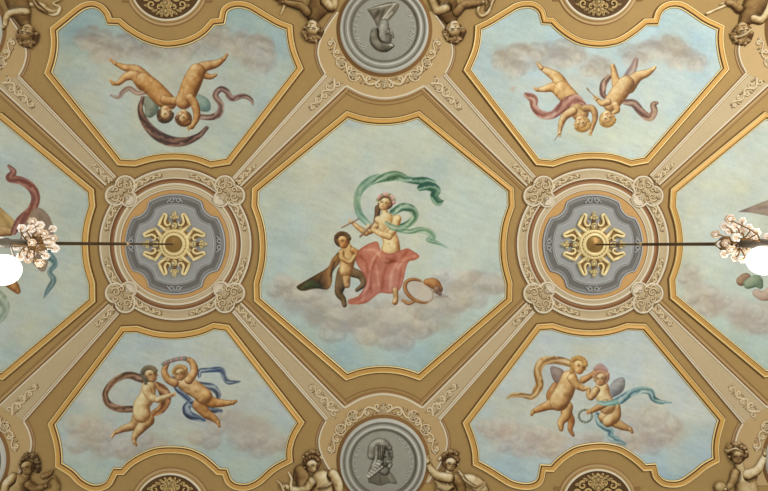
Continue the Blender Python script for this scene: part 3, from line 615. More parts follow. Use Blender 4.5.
def paint_bl(c):
    sky(c, (188, 202, 204), (198, 204, 198), (174, 198, 196), 330, 488, 81)
    c.blob(72, 430, 22, 40, (164, 192, 202), .6, 0, .5, 2); c.blob(275, 440, 22, 40, (176, 196, 192), .5, 0, .5, 3); c.blob(150, 345, 26, 9, (176, 192, 206), .5, 0, .5, 4); c.blob(210, 345, 50, 16, (206, 210, 200), .6, 0, .5, 5)
    cloudbank(c, [(92, 430, 20), (110, 438, 20), (132, 446, 16), (150, 440, 15), (225, 418, 16), (245, 430, 20), (268, 436, 20), (205, 436, 14)], (206, 196, 186), (176, 158, 150), 91)
    c.blob(250, 425, 32, 18, (178, 160, 150), .45, .2, .7, 17); c.blob(85, 470, 24, 12, (168, 194, 190), .5, 0, .6, 18); c.blob(172, 432, 12, 8, (210, 214, 198), .5, 0, .5, 19)
    R = SKIN
    c.part('painted_scarf', 'brown looping scarf')
    c.ribbon([(144, 380), (138, 377.5), (128.5, 375), (118, 378.5), (109.5, 386), (105.3, 395), (109, 404), (119, 408.5), (133, 409)], [7, 8, 7, 6, 6, 6, 7, 7, 7], BRN)
    c.part('painted_cherub', 'left flying cherub with brown drapery')
    c.limb([([(140, 416), (134, 425), (124, 428.5), (114.5, 433)], [7.5, 5, 3.6, 1.9])], R, bias=-.1); c.limb([([(114.5, 433), (112, 437)], [1.8, 1.3])], R)
    c.ribbon([(157, 384), (163, 390), (166, 398), (162, 408), (153, 414)], [5, 10, 11, 9, 6], ORB)
    c.limb([([(148, 420), (141, 428), (135, 436), (134.5, 442)], [6.8, 5.2, 3.4, 2])], R); c.limb([([(134.5, 442), (136.5, 445)], [1.9, 1.4])], R)
    c.limb([([(149, 387), (147, 397), (142, 405), (142, 414)], [7.4, 8, 8.4, 9])], SKINF, bias=-.04)
    c.limb([([(147, 389), (150, 396), (158, 399.5)], [4.8, 4.2, 3.4])], SKINF); c.limb([([(158, 399.5), (166, 396.5), (171, 395)], [3.2, 2.6, 1.9])], SKINF); c.hand(172, 394.5, 1.8, -.1, SKINR)
    c.head(150.5, 374.8, 8.2, -.15, .95, SKIN, [(78, 66, 48), (114, 98, 72), (142, 124, 92)], .3)
    c.part('painted_scarf', 'blue scarf of the right cherub')
    c.ribbon([(173, 377), (176, 386), (182, 393), (191, 402)], [4, 6, 6, 5], BLU); c.ribbon([(191, 402), (186.5, 408), (190, 415), (204, 420)], [5, 8, 8, 4], BLU); c.ribbon([(192, 404), (205, 409), (221, 411)], [6, 7, 4], BLU)
    c.ribbon([(201, 384), (212, 387), (218, 393), (218, 399)], [5, 7, 6, 4], BLU); c.ribbon([(199.5, 376.5), (200.5, 371), (210, 370), (221, 370), (224.5, 377), (229, 382), (240, 381.5)], [3, 5, 5, 6, 5, 5, 1.5], [(38, 58, 96)] + BLU[1:])
    c.part('painted_cherub', 'right flying cherub raising a wreath')
    c.limb([([(199, 405), (206, 413), (213, 417.5), (218, 422)], [6.5, 5, 3.8, 2.4])], SKINR); c.limb([([(218, 422), (219.5, 426)], [2.2, 1.5])], SKINR)
    c.limb([([(203, 396), (212, 402), (223, 403), (233, 402.5)], [8, 5.4, 3.8, 2.3])], SKINR, bias=.06); c.limb([([(233, 402.5), (236, 401)], [2.2, 1.5])], SKINR)
    c.limb([([(182.5, 382), (190, 386), (198, 391), (204, 396)], [6.6, 8.4, 8.2, 8.4])], SKIN)
    c.limb([([(175, 383), (168, 379), (164.5, 371), (168, 363)], [4.2, 3.8, 3.2, 2])], SKINR)
    c.limb([([(189, 380), (194.5, 371), (192, 362), (184.5, 358)], [4.4, 4, 3.2, 2.1])], SKINR, bias=.05)
    c.head(180.3, 373.5, 7.6, -.25, -.35, SKIN, BLOND)
    c.part('painted_wreath', 'wreath of pink and grey flowers')
    for i in range(9):
        x = 163.5 + i * 2.7; y = 364 - 3.2 * math.sin(i / 8 * 2.2) - i * .35
        c.limb([([(x, y)], [2.2])], [(120, 70, 76), (172, 122, 120), (206, 170, 160)] if i % 2 else [(84, 84, 76), (124, 122, 108), (160, 156, 140)], noise=.3)
def paint_br(c):
    sky(c, (192, 206, 214), (206, 212, 208), (168, 198, 212), 330, 488, 101)
    c.blob(480, 420, 20, 50, (176, 200, 212), .6, 0, .5, 2); c.blob(700, 440, 24, 30, (176, 204, 224), .6, 0, .5, 3); c.blob(600, 350, 70, 16, (206, 212, 200), .6, 0, .5, 4); c.blob(545, 340, 16, 8, (180, 196, 216), .6, 0, .5, 5); c.blob(670, 480, 24, 9, (150, 190, 216), .6, 0, .5, 6)
    c.blob(690, 400, 34, 34, (212, 214, 208), .6, 0, .5, 7)
    cloudbank(c, [(495, 430, 18), (515, 438, 20), (535, 440, 20), (555, 440, 15), (640, 425, 22), (660, 430, 20), (630, 440, 16), (585, 440, 12)], (216, 208, 198), (190, 170, 164), 111)
    for x, y, q in ((532, 438, 13), (650, 438, 12), (505, 428, 9)): c.blob(x, y, q * 1.2, q * .7, (184, 160, 154), .45, 0, .7, int(x))
    R = SKIN
    c.part('painted_wing', 'small mauve wing'); c.limb([([(553, 369), (559, 376), (563, 384)], [3, 7, 4])], [(96, 76, 72), (136, 110, 100), (168, 146, 132)], noise=.3)
    c.part('painted_scarf', 'golden ochre scarf')
    c.ribbon([(571, 364), (562, 361), (552, 360), (542, 362), (537.5, 372), (539.5, 384), (536, 391)], [7, 8, 8, 9, 8, 8, 8], OCH); c.ribbon([(540, 388), (532, 396.5), (522, 395), (513, 395), (507, 398)], [6, 6, 5, 5, 2], OCH, k=.9)
    c.part('painted_cherub', 'left cherub with golden scarf')
    c.limb([([(566, 412), (571, 421), (570, 429), (573, 435)], [5.5, 3.8, 2.6, 1.6])], ORB)
    c.limb([([(555, 386), (551, 395), (552, 402)], [4, 5, 4])], ORB)
    c.limb([([(557, 402), (549, 405), (541, 408), (533, 411.5)], [8, 5, 3.8, 2.2])], SKINR, bias=.05); c.limb([([(533, 411.5), (531.5, 414.5)], [2.1, 1.5])], SKINR)
    c.limb([([(567, 407), (566, 415), (561, 422), (561, 429)], [6, 5, 3.8, 2.3])], R)
    c.limb([([(569, 378), (565, 390), (559, 401)], [8, 9.5, 10])], R)
    c.limb([([(583, 380), (590, 376), (595, 371)], [3.6, 2.8, 1.9])], SKINR, bias=-.1)
    c.limb([([(572, 378), (577, 385), (583, 388.5)], [5, 4, 3])], R, bias=.06); c.hand(586, 388.3, 2, .2, R)
    c.head(578.8, 366, 8.4, .35, .9, R, BLOND, .4)
    c.part('painted_wing', 'small grey wing'); c.limb([([(611, 394), (617, 387), (621, 381)], [4, 7, 4])], [(100, 96, 96), (136, 130, 126), (170, 164, 156)], noise=.35)
    c.part('painted_sash', 'trailing blue sash')
    c.ribbon([(597, 415), (600, 423), (606, 428), (611, 431), (609, 436), (615, 439), (625, 444)], [6, 7, 6, 5, 6, 7, 3], TEA, k=.92)
    c.ribbon([(612, 403), (620, 400), (630, 393.5), (641, 390), (650, 391.5), (653, 398), (660, 402), (671, 402.5)], [6, 8, 7, 7, 7, 6, 5, 1.5], TEA)
    c.part('painted_cherub', 'right cherub with blue sash')
    c.limb([([(604, 417), (612, 421), (622, 426), (630, 429)], [6, 5.2, 4, 2.4])], R); c.limb([([(630, 429), (632, 432)], [2.3, 1.6])], R)
    c.limb([([(614, 408), (614, 416), (608, 421)], [6.5, 6.5, 6])], R, bias=.06)
    c.limb([([(602, 388), (603, 396), (607, 406)], [7, 7.6, 8.4])], SKINF, bias=-.02)
    c.limb([([(596, 390), (591, 397), (588.5, 394), (589, 389.5)], [4, 3.4, 2.8, 1.9])], R); c.limb([([(605, 403), (597, 408), (591, 411)], [4, 3.2, 2.2])], SKINR)
    c.part('painted_sash', 'trailing blue sash'); c.ribbon([(599, 402.5), (607, 403.5), (616, 402)], [4, 5, 6], [(96, 140, 130), (140, 176, 160), (184, 204, 182)])
    c.part('painted_cherub', 'right cherub with blue sash')
    c.head(600.8, 378.5, 8, -.1, -.45, R, [(142, 92, 62), (182, 126, 84), (206, 160, 112)]); c.limb([([(595, 369), (600, 366.5), (606, 370)], [2, 3.2, 2])], [(150, 96, 84), (190, 136, 116)], soft=1, k=.8)
    c.part('painted_wreath', 'small dark leaf wreath')
    for i in range(15):
        a = 2 * math.pi * i / 15; c.limb([([(585.2 + 6.6 * math.cos(a), 415.8 + 6.2 * math.sin(a))], [1.35])], [(70, 76, 62), (108, 114, 94), (150, 152, 128)], noise=.4)
    c.hand(590, 411.5, 1.8, 2.8, SKINR)
def paint_left(c):
    sky(c, (196, 208, 202), (200, 208, 196), (190, 206, 198), 115, 380, 121)
    c.blob(20, 170, 50, 40, (192, 206, 204), .6, 0, .6, 2); c.blob(50, 320, 50, 30, (198, 208, 196), .6, 0, .6, 3); c.blob(70, 230, 20, 60, (186, 200, 190), .5, 0, .6, 4); c.blob(0, 330, 30, 24, (206, 208, 200), .6, 0, .6, 5)
    c.part('painted_figure', 'partly hidden figure in yellow')
    c.poly([(-40, 190), (-10, 200), (8, 214), (18, 226), (10, 236), (-10, 226), (-40, 222)], [(150, 110, 60), (196, 160, 96), (222, 196, 138)], [([(-20, 200), (2, 216), (12, 230)], 2.5, -.3)])
    c.limb([([(-30, 205), (-10, 228), (10, 232)], [9, 7, 4])], SKIN); c.limb([([(-20, 270), (4, 278), (14, 286), (18, 291)], [9, 7, 5, 3])], SKINR)
    c.part('painted_scarf', 'dusky red scarf'); c.ribbon([(9, 166), (14, 172), (10, 178), (22, 181), (32, 188), (36, 199), (31, 211), (21, 221), (14, 232)], [3, 6, 8, 8, 9, 9, 9, 10, 6], [(120, 70, 70)] + PNK[:3])
    c.part('painted_wing', 'brown feathered wing'); c.poly([(24, 225), (36, 208), (48, 214), (54, 232), (50, 256), (44, 272), (32, 262), (20, 246)], [(120, 96, 82), (148, 126, 108), (176, 158, 138)], [([(40, 214), (44, 240), (40, 262)], 2, -.3), ([(32, 220), (36, 245)], 2, -.3)])
    c.part('painted_drapery', 'blue green drapery end'); c.ribbon([(40, 246), (50, 256), (55, 264), (50, 272), (54, 280), (48, 290), (44, 298)], [10, 8, 6, 5, 6, 5, 1], [(70, 100, 104), (104, 132, 134), (144, 166, 162)])
    c.ribbon([(-10, 290), (2, 300), (4, 312), (-6, 325)], [12, 12, 10, 8], [(110, 130, 116), (150, 166, 148), (186, 196, 178)], k=.8)
def paint_right(c):
    sky(c, (200, 210, 204), (204, 210, 196), (178, 204, 200), 115, 380, 131)
    c.blob(720, 190, 50, 50, (204, 212, 198), .6, 0, .6, 2); c.blob(700, 335, 40, 20, (176, 204, 200), .6, .7, .6, 3); c.blob(760, 140, 26, 20, (180, 200, 206), .5, 0, .5, 4)
    cloudbank(c, [(690, 275, 12), (700, 292, 16), (715, 300, 18), (735, 305, 18), (755, 315, 20), (770, 325, 16)], (206, 200, 192), (176, 160, 154), 141)
    c.blob(712, 305, 14, 14, (166, 148, 142), .5, 0, .6, 9); c.blob(745, 320, 22, 12, (170, 152, 146), .5, .3, .6, 10); c.blob(697, 285, 9, 11, (170, 154, 148), .5, 0, .6, 11)
    c.part('painted_drapery', 'brown grey drapery tip'); c.poly([(737, 212), (752, 206), (768, 200), (800, 190), (800, 222), (768, 216), (752, 213)], [(120, 98, 84), (156, 134, 116), (184, 166, 146)], [([(740, 211), (768, 207)], 2, -.3)])
    c.part('painted_shell', 'green shell on the cloud'); c.limb([([(741, 281), (746, 278), (748, 284)], [5, 5, 3])], [(92, 66, 50), (134, 100, 76), (168, 134, 104)], noise=.3); c.limb([([(748, 284), (756, 281), (760, 286)], [5, 6, 3])], [(78, 94, 74), (114, 132, 104), (152, 164, 134)], noise=.35)
    c.limb([([(756, 293), (764, 296), (776, 290)], [4, 5, 8])], [(140, 110, 96), (180, 152, 134), (206, 184, 164)])

fresco('centre', 'large central octagonal fresco of a seated woman in red skirt playing pipes', paint_centre, 248, 108, 518, 384)
fresco('tl', 'upper left fresco, two embracing cherubs upside down above a dark mauve scarf', paint_tl, 42, 0, 306, 170)
fresco('tr', 'upper right fresco, two tumbling cherubs, one wearing a rose pink sash', paint_tr, 460, 0, 730, 170)
fresco('bl', 'lower left fresco, two flying cherubs with brown and blue scarves', paint_bl, 46, 320, 308, 492)
fresco('br', 'lower right fresco, two cherubs with golden scarf and trailing blue sash', paint_br, 460, 320, 728, 492)
fresco('left', 'cut off octagonal fresco at the left edge behind the left chandelier', paint_left, -45, 112, 100, 382)
fresco('right', 'cut off octagonal fresco at the right edge behind the right chandelier', paint_right, 666, 112, 812, 380)

# ------------------------------------------------------------------ ceiling roses with their ring mouldings
def rose(cx, cy, side):
    g = 'ceiling rose surrounds'
    t = thing('ring_moulding', 'round cream and brown ring moulding encircling the %s ceiling rose' % side, 'moulding', W(cx, cy, 0), g)
    mb = MB(); lathe(mb, cx, cy, [(78.4, 0), (78.2, .3), (77.4, .3)], mats=[0, 0]); lathe(mb, cx, cy, [(77.0, 0), (76, .9), (74.8, 1.3), (74.2, .9), (66.6, .8), (66.2, 1.2), (65.5, 1.3), (65.2, .4)], mats=[3, 2, 2, 1, 2, 2, 3]); mb.build('outer_band', [ROSE, CREAM, LINE, DARK], t)
    mb = MB(); lathe(mb, cx, cy, [(65.2, .4), (63.2, .3), (61.4, .5)], mats=[0, 1]); mb.build('brown_band', [BROWN, mat('brown_band_light', (160, 118, 78))], t)
    mb = MB(); lathe(mb, cx, cy, [(61.4, .3), (61, 1.1), (59.8, 1.2), (59.2, .8), (57.6, .7), (57.2, 1.1), (55.6, 1.3), (54.6, 1.0), (54.2, .4)], mats=[2, 1, 1, 0, 1, 0, 1, 2]); mb.build('inner_band', [CREAM, LINE, ROSE], t)
    mb = MB(); lathe(mb, cx, cy, [(54.2, .4), (0.1, .3)]); mb.build('ochre_ground', OCHRE, t)
    for q in range(4):
        for sg in (-1, 1):
            mb = MB(); a0 = math.pi / 4 + q * math.pi / 2 + sg * 0.17
            f = lambda x, y, a0=a0, sg=sg: (cx + (70.4 + y) * math.cos(a0 + sg * x / 70.4), cy + (70.4 + y) * math.sin(a0 + sg * x / 70.4))
            vine(mb, f, 29, lambda u: 3.8 * (1 - .45 * u), 1.1, .6)
            mb.build('scroll_ornament', [SCROLL, UND], t)
    # quatrefoil grey plate
    def outl(R, bc, br, n=160):
        p = []
        for i in range(n):
            a = 2 * math.pi * i / n; k = round((a - math.pi / 4) / (math.pi / 2)) * math.pi / 2 + math.pi / 4; d = a - k; r = R
            dsc = br * br - (bc * math.sin(d)) ** 2
            if dsc > 0: r = min(r, bc * math.cos(d) - math.sqrt(dsc))
            p.append((cx + r * math.cos(a), cy + r * math.sin(a)))
        return p
    t = thing('ceiling_rose', '%s grey lobed ceiling rose with gold four-armed ornament at its centre' % side, 'ceiling rose', W(cx, cy, 0), 'ceiling roses')
    mb = MB(); o1 = outl(50, 59.5, 15)
    sweep(mb, o1, [(-.6, .3), (0, 1.5), (1.4, 1.9), (2.2, 1.2), (3.2, 1.4)], [2, 1, 2, 0]); 
    o2 = outl(46, 57, 16); slab(mb, o1, .3, 1.0, 0); slab(mb, outl(45.5, 56, 16), 1.0, 1.3, 2); slab(mb, outl(41, 52.5, 16.5), 1.3, 1.7, 0); sweep(mb, outl(39, 50, 16.5), [(0, 1.6), (.3, 2.0), (1.0, 2.0), (1.4, 1.7)], [1, 1, 1]); slab(mb, outl(37.6, 49, 17), 1.7, 1.9, 3)
    mb.build('grey_plate', [GREY, GREYL, GREYD, mat('pale_grey_field', (160, 160, 156))], t)
    for q in range(4):
        a = q * math.pi / 2; mb = MB()
        for sg in (-1, 1):
            f = lambda x, y: (cx + (44 + y) * math.cos(a) - x * math.sin(a), cy + (44 + y) * math.sin(a) + x * math.cos(a))
            sp = [(sg * 8, -2.6), (sg * 5.5, 0.6)] + [(sg * (3.4 + u), v) for u, v in [(math.cos(t_) * 1.9, math.sin(t_) * 1.9) for t_ in np.linspace(.8, 6.6, 12)]] + [(sg * 3.8, .2)]
            tube(mb, [(*f(x, y), 1.8) for x, y in cr(sp, 2)], .55)
            tube(mb, [(*f(x, y), 1.8) for x, y in cr([(sg * 1.2, 0), (sg * .6, 2), (sg * 1.8, 3)], 4)], .4)
        mb.build('scroll_ornament', GREYL, t)
    # gold ornament
    orn = MB(); drk = MB()
    slab(drk, [(cx + 17 * math.cos(a), cy + 17 * math.sin(a)) for a in np.linspace(0, 2 * math.pi, 40, endpoint=False)], 1.8, 2.6)
    for q in range(4):
        a = q * math.pi / 2
        f = lambda x, y: (cx + y * math.cos(a) - x * math.sin(a), cy + y * math.sin(a) + x * math.cos(a))
        for sg in (-1, 1):
            tube(orn, [(*f(sg * x, y), 3.0) for x, y in ((5.5, 11.5), (16.2, 19.6))], [2.0, 1.3], flat=.8)
            tube(orn, [(*f(sg * x, y), 3.5) for x, y in ((15.6, 18.6), (13.4, 24), (10.2, 30.2))], [1.5, 1.6, 1.3], flat=.8)
            tube(orn, [(*f(sg * x, y), 3.6) for x, y in cr([(10.8, 30.4), (8.0, 29), (8.6, 25.5), (9.4, 22), (7.4, 18.8), (4.4, 19.4), (4.2, 22)], 4)], [1.0, 1.4, 1.3, 1.3, 1.1, .9, .6], flat=.8)
            ball(orn, *f(sg * 6.5, 16), 3.4, 1.8, 1.1, 1.2); ball(orn, *f(sg * 2.6, 26.5), 3.2, 1.5, 2.2, 1.2, a)
            drk_pts = [f(sg * x, y) for x, y in ((3, 13), (5, 12), (15, 19), (12, 26), (10, 29), (8, 27), (5, 20))]
            slab(drk, drk_pts, 1.8, 2.5)
        ball(orn, *f(0, 29.5), 3.6, 3.0, 2.2, 1.8, a); ball(orn, *f(0, 26), 3.2, 1.6); ball(orn, *f(0, 18.5), 3.4, 3.6, 3.0, 1.8, a); ball(orn, *f(2.8, 27.5), 3.2, 1.3); ball(orn, *f(-2.8, 27.5), 3.2, 1.3); ball(drk, *f(0, 22.6), 3.0, 2.2, 2.0, 1.5, a); ball(orn, *f(0, 32), 3.0, 1.4, 1.1, 1)
        for dd in (-.42, .42):
            ball(orn, cx + 15.5 * math.cos(a + math.pi / 4 + dd), cy + 15.5 * math.sin(a + math.pi / 4 + dd), 3.1, 2.2, 1.4, 1.5, a + math.pi / 4 + dd)
    g1 = drk.build('old_gold_backing', GOLDD, t); orn.build('gold_scrolls', GOLD, t)
    mb = MB(); lathe(mb, cx, cy, [(15, 2.6), (14.6, 4.2), (13.4, 4.9), (12.2, 4.2), (11.4, 4.4), (10.6, 5.6), (8.6, 5.2), (7.8, 4.2), (7, 4.6), (5.4, 5.2), (3.6, 5.8), (1.6, 6.4), (.1, 6.6)], mats=[0, 0, 0, 1, 0, 0, 2, 2, 2, 2, 2, 2], n=48)
    for i in range(24):
        a = 2 * math.pi * i / 24; ball(mb, cx + 12 * math.cos(a), cy + 12 * math.sin(a), 4.8, .85, mi=0)
    mb.build('hub', [GOLD, GOLDD, mat('dull_bronze', (150, 116, 62), metal=.4, rough=.4)], t)
    return t
LR = (175.7, 244.2); RR = (592.6, 244.6)
rose(*LR, 'left'); rose(*RR, 'right')

# corner cartouches around each rose
def cartouche(cx, cy, sx, sy, label):
    ox, oy = cx + sx * 52.5, cy + sy * 52.5
    t = thing('shell_cartouche', label, 'cartouche', W(ox, oy, 0), 'shell cartouches around the ceiling roses')
    pts = []
    A = (cx + sx * 49.6, cy + sy * 58.4); B = (cx + sx * 59.4, cy + sy * 48.6); D = (cx + sx * 46, cy + sy * 45)
    n = 90; P = []
    for i in range(n):
        a = 2 * math.pi * i / n; ux, uy = math.cos(a), math.sin(a); best = 0
        for q, r in ((A, 10.2), (B, 10.2), (D, 8)):
            dx, dy = q[0] - ox, q[1] - oy; b = ux * dx + uy * dy; dd = b * b - (dx * dx + dy * dy - r * r)
            if dd > 0: best = max(best, b + math.sqrt(dd))
        P.append((ox + best * ux, oy + best * uy))
    mb = MB(); slab(mb, P, 0.3, 1.5, 0); sweep(mb, P, [(-1.2, .3), (-1.0, .9), (-.2, .9), (0, 2.2), (1.2, 2.3), (1.6, 1.6)], [2, 2, 1, 1, 1]); mb.build('plaque', [CREAM, LINE, ROSE], t)
    mb = MB(); ang = math.atan2(sy, sx)
    f = lambda x, y: (ox + x * math.cos(ang) - y * math.sin(ang), oy + x * math.sin(ang) + y * math.cos(ang))
    for sg in (-1, 1):
        for (x0, y0, r0, tn) in ((1, 8, 4.6, 1.2), (6, 3.2, 2.8, -1.1), (-5, 6, 3, 1.1), (-2, 12, 2.4, 1)):
            sp = spiral(x0, y0 * sg, r0, .7, sg * 1.2, sg * tn); tube2(mb, [(*f(*p), 1.9) for p in sp], [.8 - .4 * j / 16 for j in range(17)])
        for (x0, y0, an) in ((8, 7, .8), (4.5, 12.5, 1.3), (-1.5, 2, 2), (9, 1.5, 0), (-4, 10, 2.2)):
            ball2(mb, *f(x0, y0 * sg), 1.9, 2.2, .9, .9, ang + an * sg)
    mb.build('scroll_ornament', [SCROLL, UND], t)
    mb = MB(); 
    for i in range(7):
        a = -1.15 + 2.3 * i / 6
        p0 = f(-10, 0); p1 = f(-10 - 6.2 * math.cos(a), 6.2 * math.sin(a))
        tube(mb, [(*p0, 2.2), ((p0[0] + p1[0]) / 2, (p0[1] + p1[1]) / 2, 3.2), (*p1, 2.2)], [.7, 1.3, 1.5], flat=.8)
    ball(mb, *f(-9, 0), 2.6, 2.4, 2.8, 1.5, ang); mb.build('scallop_shell', mat('ivory_shell', (226, 210, 182)), t)
for (cx, cy), s_ in ((LR, 'left'), (RR, 'right')):
    for sx, sy, w1 in ((-1, -1, 'upper left'), (1, -1, 'upper right'), (-1, 1, 'lower left'), (1, 1, 'lower right')):
        cartouche(cx, cy, sx, sy, 'cream shell cartouche at the %s of the %s ceiling rose' % (w1, s_))

# ------------------------------------------------------------------ diagonal ribs
def rib(A, B, Cc, D, label):
    """A-B edge next to the four-lobed fresco, D-C edge next to the octagon; A,D near the rose"""
    t = thing('diagonal_rib', label, 'rib', W((A[0] + Cc[0]) / 2, (A[1] + Cc[1]) / 2, 0), 'cream diagonal ribs')
    mb = MB(); slab(mb, [A, B, Cc, D], 0.2, .9); mb.build('panel', CREAM, t)
    s_ = 1 if area2([A, B, Cc, D]) > 0 else -1
    seg = lambda p, q: [tuple(np.array(p) + (np.array(q) - np.array(p)) * i / 6) for i in range(7)]
    mb = MB(); prof = [(-1.2, 0), (-1.0, .5), (-.3, .6), (-.2, 1.6), (.6, 1.9), (1.2, 1.3), (1.7, 1.1), (2.1, 1.8), (2.9, 1.8), (3.2, 1.1), (3.7, .95)]
    sweep(mb, seg(A, B), [(s_ * o, h) for o, h in prof], [2, 2, 2, 0, 0, 1, 1, 0, 0, 2], closed=False); mb.build('double_edge_moulding', [LINE, CREAM, ROSE], t)
    mb = MB(); prof = [(-6.8, 0), (-6.5, .4), (-5.9, .4), (-5.6, .1), (-4.2, .1), (-4.0, .7), (-3.2, .8), (-2.6, .5), (-1.6, .5), (-.8, .9), (-.4, 1.6), (.5, 1.7), (.9, .95)]
    sweep(mb, seg(D, Cc), [(-s_ * o, h) for o, h in prof], [2, 2, 2, 4, 2, 1, 1, 3, 3, 0, 0, 0], closed=False); mb.build('edge_moulding', [LINE, CREAM2, ROSE, mat('umber_shade_strip', (132, 94, 52)), FIELD], t)  # umber strip beside the white edge is painted shade
    a0 = (np.array(A) * .42 + np.array(D) * .58); b0 = (np.array(B) * .42 + np.array(Cc) * .58); L = np.linalg.norm(b0 - a0); d = (b0 - a0) / L; nn = np.array([-d[1], d[0]])
    mb = MB(); f = lambda x, y: tuple(a0 + d * x + nn * y); vine(mb, f, 26, lambda u: 3.8 - 1.2 * u, 1.1, .6, step=6); mb.build('scroll_ornament', [SCROLL, UND], t)
    mb = MB(); f2 = lambda x, y: tuple(b0 - d * x + nn * y); vine(mb, f2, 36, lambda u: 6.8 - 3.2 * u, 1.1, .78, step=9.5); mb.build('scroll_ornament', [SCROLL, UND], t)
rib((232.8, 177.8), (325, 74.5), (345.7, 86.5), (241, 186), 'cream rib from the left ceiling rose up to the upper central roundel')
rib((535, 177), (445.5, 74), (424.3, 86.5), (526.5, 186), 'cream rib from the right ceiling rose up to the upper central roundel')
rib((232.5, 312), (326, 420), (344.5, 407.3), (241, 303), 'cream rib from the left ceiling rose down to the lower central roundel')
rib((534.5, 312), (440, 420), (422.5, 407.3), (526.5, 303), 'cream rib from the right ceiling rose down to the lower central roundel')
rib((117, 177), (20, 76), (-4, 84), (106.5, 185.5), 'cream rib from the left ceiling rose to the upper left photo corner')
rib((119.8, 313.5), (25, 421), (0, 405.5), (110, 304), 'cream rib from the left ceiling rose to the lower left photo corner')
rib((649, 175.4), (745, 73), (768, 84.5), (658.5, 185), 'cream rib from the right ceiling rose to the upper right photo corner')
rib((648.5, 312), (741.5, 423), (766, 407), (657, 303.5), 'cream rib from the right ceiling rose to the lower right photo corner')

# ------------------------------------------------------------------ roundels, collars
def collar(cx, cy, r, up, Bl, Cl, Cr, Br, arc_y, label):
    """band of scrollwork between the roundel and the ribs. up=+1: band lies above the roundel in the photo (lower roundels)"""
    t = thing('scrollwork_collar', label, 'moulding', W(cx, cy, 0), 'scrollwork collars around the roundels')
    s = -up
    mid = (cx, arc_y)
    outer = cr([Cl, ((Cl[0] + cx) / 2 - 1.5, arc_y + (Cl[1] - arc_y) * .30), mid, ((Cr[0] + cx) / 2 + 1.5, arc_y + (Cr[1] - arc_y) * .30), Cr], 6)
    lft = cr([(Bl[0] + 12, Bl[1] + up * 62), (Bl[0] + 1, Bl[1] + up * 46), (Bl[0] - 5, Bl[1] + up * 34), (Bl[0] - 7.5, Bl[1] + up * 22), (Bl[0] - 5, Bl[1] + up * 10), Bl], 5)
    rgt = cr([Br, (Br[0] + 5, Br[1] + up * 10), (Br[0] + 7.5, Br[1] + up * 22), (Br[0] + 5, Br[1] + up * 34), (Br[0] - 1, Br[1] + up * 46), (Br[0] - 12, Br[1] + up * 62)], 5)
    P = lft + outer + rgt
    mb = MB(); slab(mb, P, 0.2, 1.0); mb.build('band', CREAM2, t)
    mb = MB(); k = up
    for q, wdt in ((lft, 1), (rgt, 1)):
        sweep(mb, q, [(-k * o, h) for o, h in [(3.4, 0), (3.2, .5), (2.4, .5), (2.2, .1), (1.4, .2), (1.2, .7), (.2, .8), (0, 1.5), (-1.0, 1.6), (-1.4, 1.0)]], [1, 1, 1, 2, 1, 1, 0, 0, 0], closed=False)
    sweep(mb, outer, [(-k * o, h) for o, h in [(6.4, 0), (6.2, .5), (5.6, .5), (5.4, .2), (3.2, .25), (3.0, .6), (1.2, .8), (.3, 1.2), (0, 1.6), (-1.0, 1.6), (-1.4, 1.0)]], [1, 1, 1, 4, 3, 1, 2, 0, 0, 0], closed=False)
    mb.build('edge_moulding', [LINE, ROSE, CREAM, mat('umber_shade_strip', (132, 94, 52)), FIELD], t)  # brown shading outside the arc, painted on as an umber strip
    mb = MB()
    base = -math.pi / 2 * up
    for sg in (-1, 1):
        R0 = r + 10.0; mb = MB()
        f = lambda x, y: (cx + (R0 + y) * math.cos(base + sg * (x + 4) / R0), cy + (R0 + y) * math.sin(base + sg * (x + 4) / R0))
        vine(mb, f, 72, lambda u: 6.2 - 1.4 * u, 1.3, .82, step=12)
        for xx, yy, rr in ((27, 1.5, 4.2), (45, 0, 4.0)):
            p = f(xx, yy); flower(mb, *p, 1.8, rr); tube(mb, [(p[0] + (rr + 1.2) * math.cos(q), p[1] + (rr + 1.2) * math.sin(q), 1.5) for q in np.linspace(0, 5.6, 18)], .7); ball(mb, *p, 1.1, rr + 1.6, rr + 1.6, .25, mi=1, n=16)
        mb.build('scroll_ornament', [SCROLL, UND], t)
    mb = MB(); p = (cx, cy - up * (r + 9)); flower(mb, *p, 1.6, 3.2, 5); tube(mb, [(*p, 1.4), (p[0], p[1] - up * 6, 1.4)], [.9, .5])
    mb.build('flower_ornament', SCROLL, t)
def letters(parent, text, cx, cy, r, a_mid, da, size, m):
    """capitals on an arc, tops outward; a_mid in photo angle (0 = right, 90deg = down), text runs clockwise in the photo"""
    n = len(text); base = parent_world(parent); V = []; F = []
    for i, ch in enumerate(text):
        cu = bpy.data.curves.new('glyph', 'FONT'); cu.body = ch; cu.size = size; cu.align_x = 'CENTER'; cu.extrude = 0.12; cu.resolution_u = 2
        ob = bpy.data.objects.new('glyph', cu); C.objects.link(ob); bpy.context.view_layer.update()
        me = bpy.data.meshes.new_from_object(ob.evaluated_get(bpy.context.evaluated_depsgraph_get()))
        a = a_mid + (i - (n - 1) / 2) * da; ux, uy = math.cos(a), math.sin(a); rx, ry = -math.sin(a), math.cos(a)
        off = len(V)
        for v in me.vertices:
            q = (cx + ux * (r + v.co.y) + rx * v.co.x, cy + uy * (r + v.co.y) + ry * v.co.x)
            p = W(*q, 3.9 + v.co.z); V.append((p[0] - base.x, p[1] - base.y, p[2] - base.z))
        F += [tuple(x + off for x in p.vertices) for p in me.polygons]
        bpy.data.objects.remove(ob); bpy.data.curves.remove(cu); bpy.data.meshes.remove(me)
    me = bpy.data.meshes.new('inscription'); me.from_pydata(V, [], F); me.materials.append(m)
    o = bpy.data.objects.new('inscription', me); C.objects.link(o); o.parent = parent
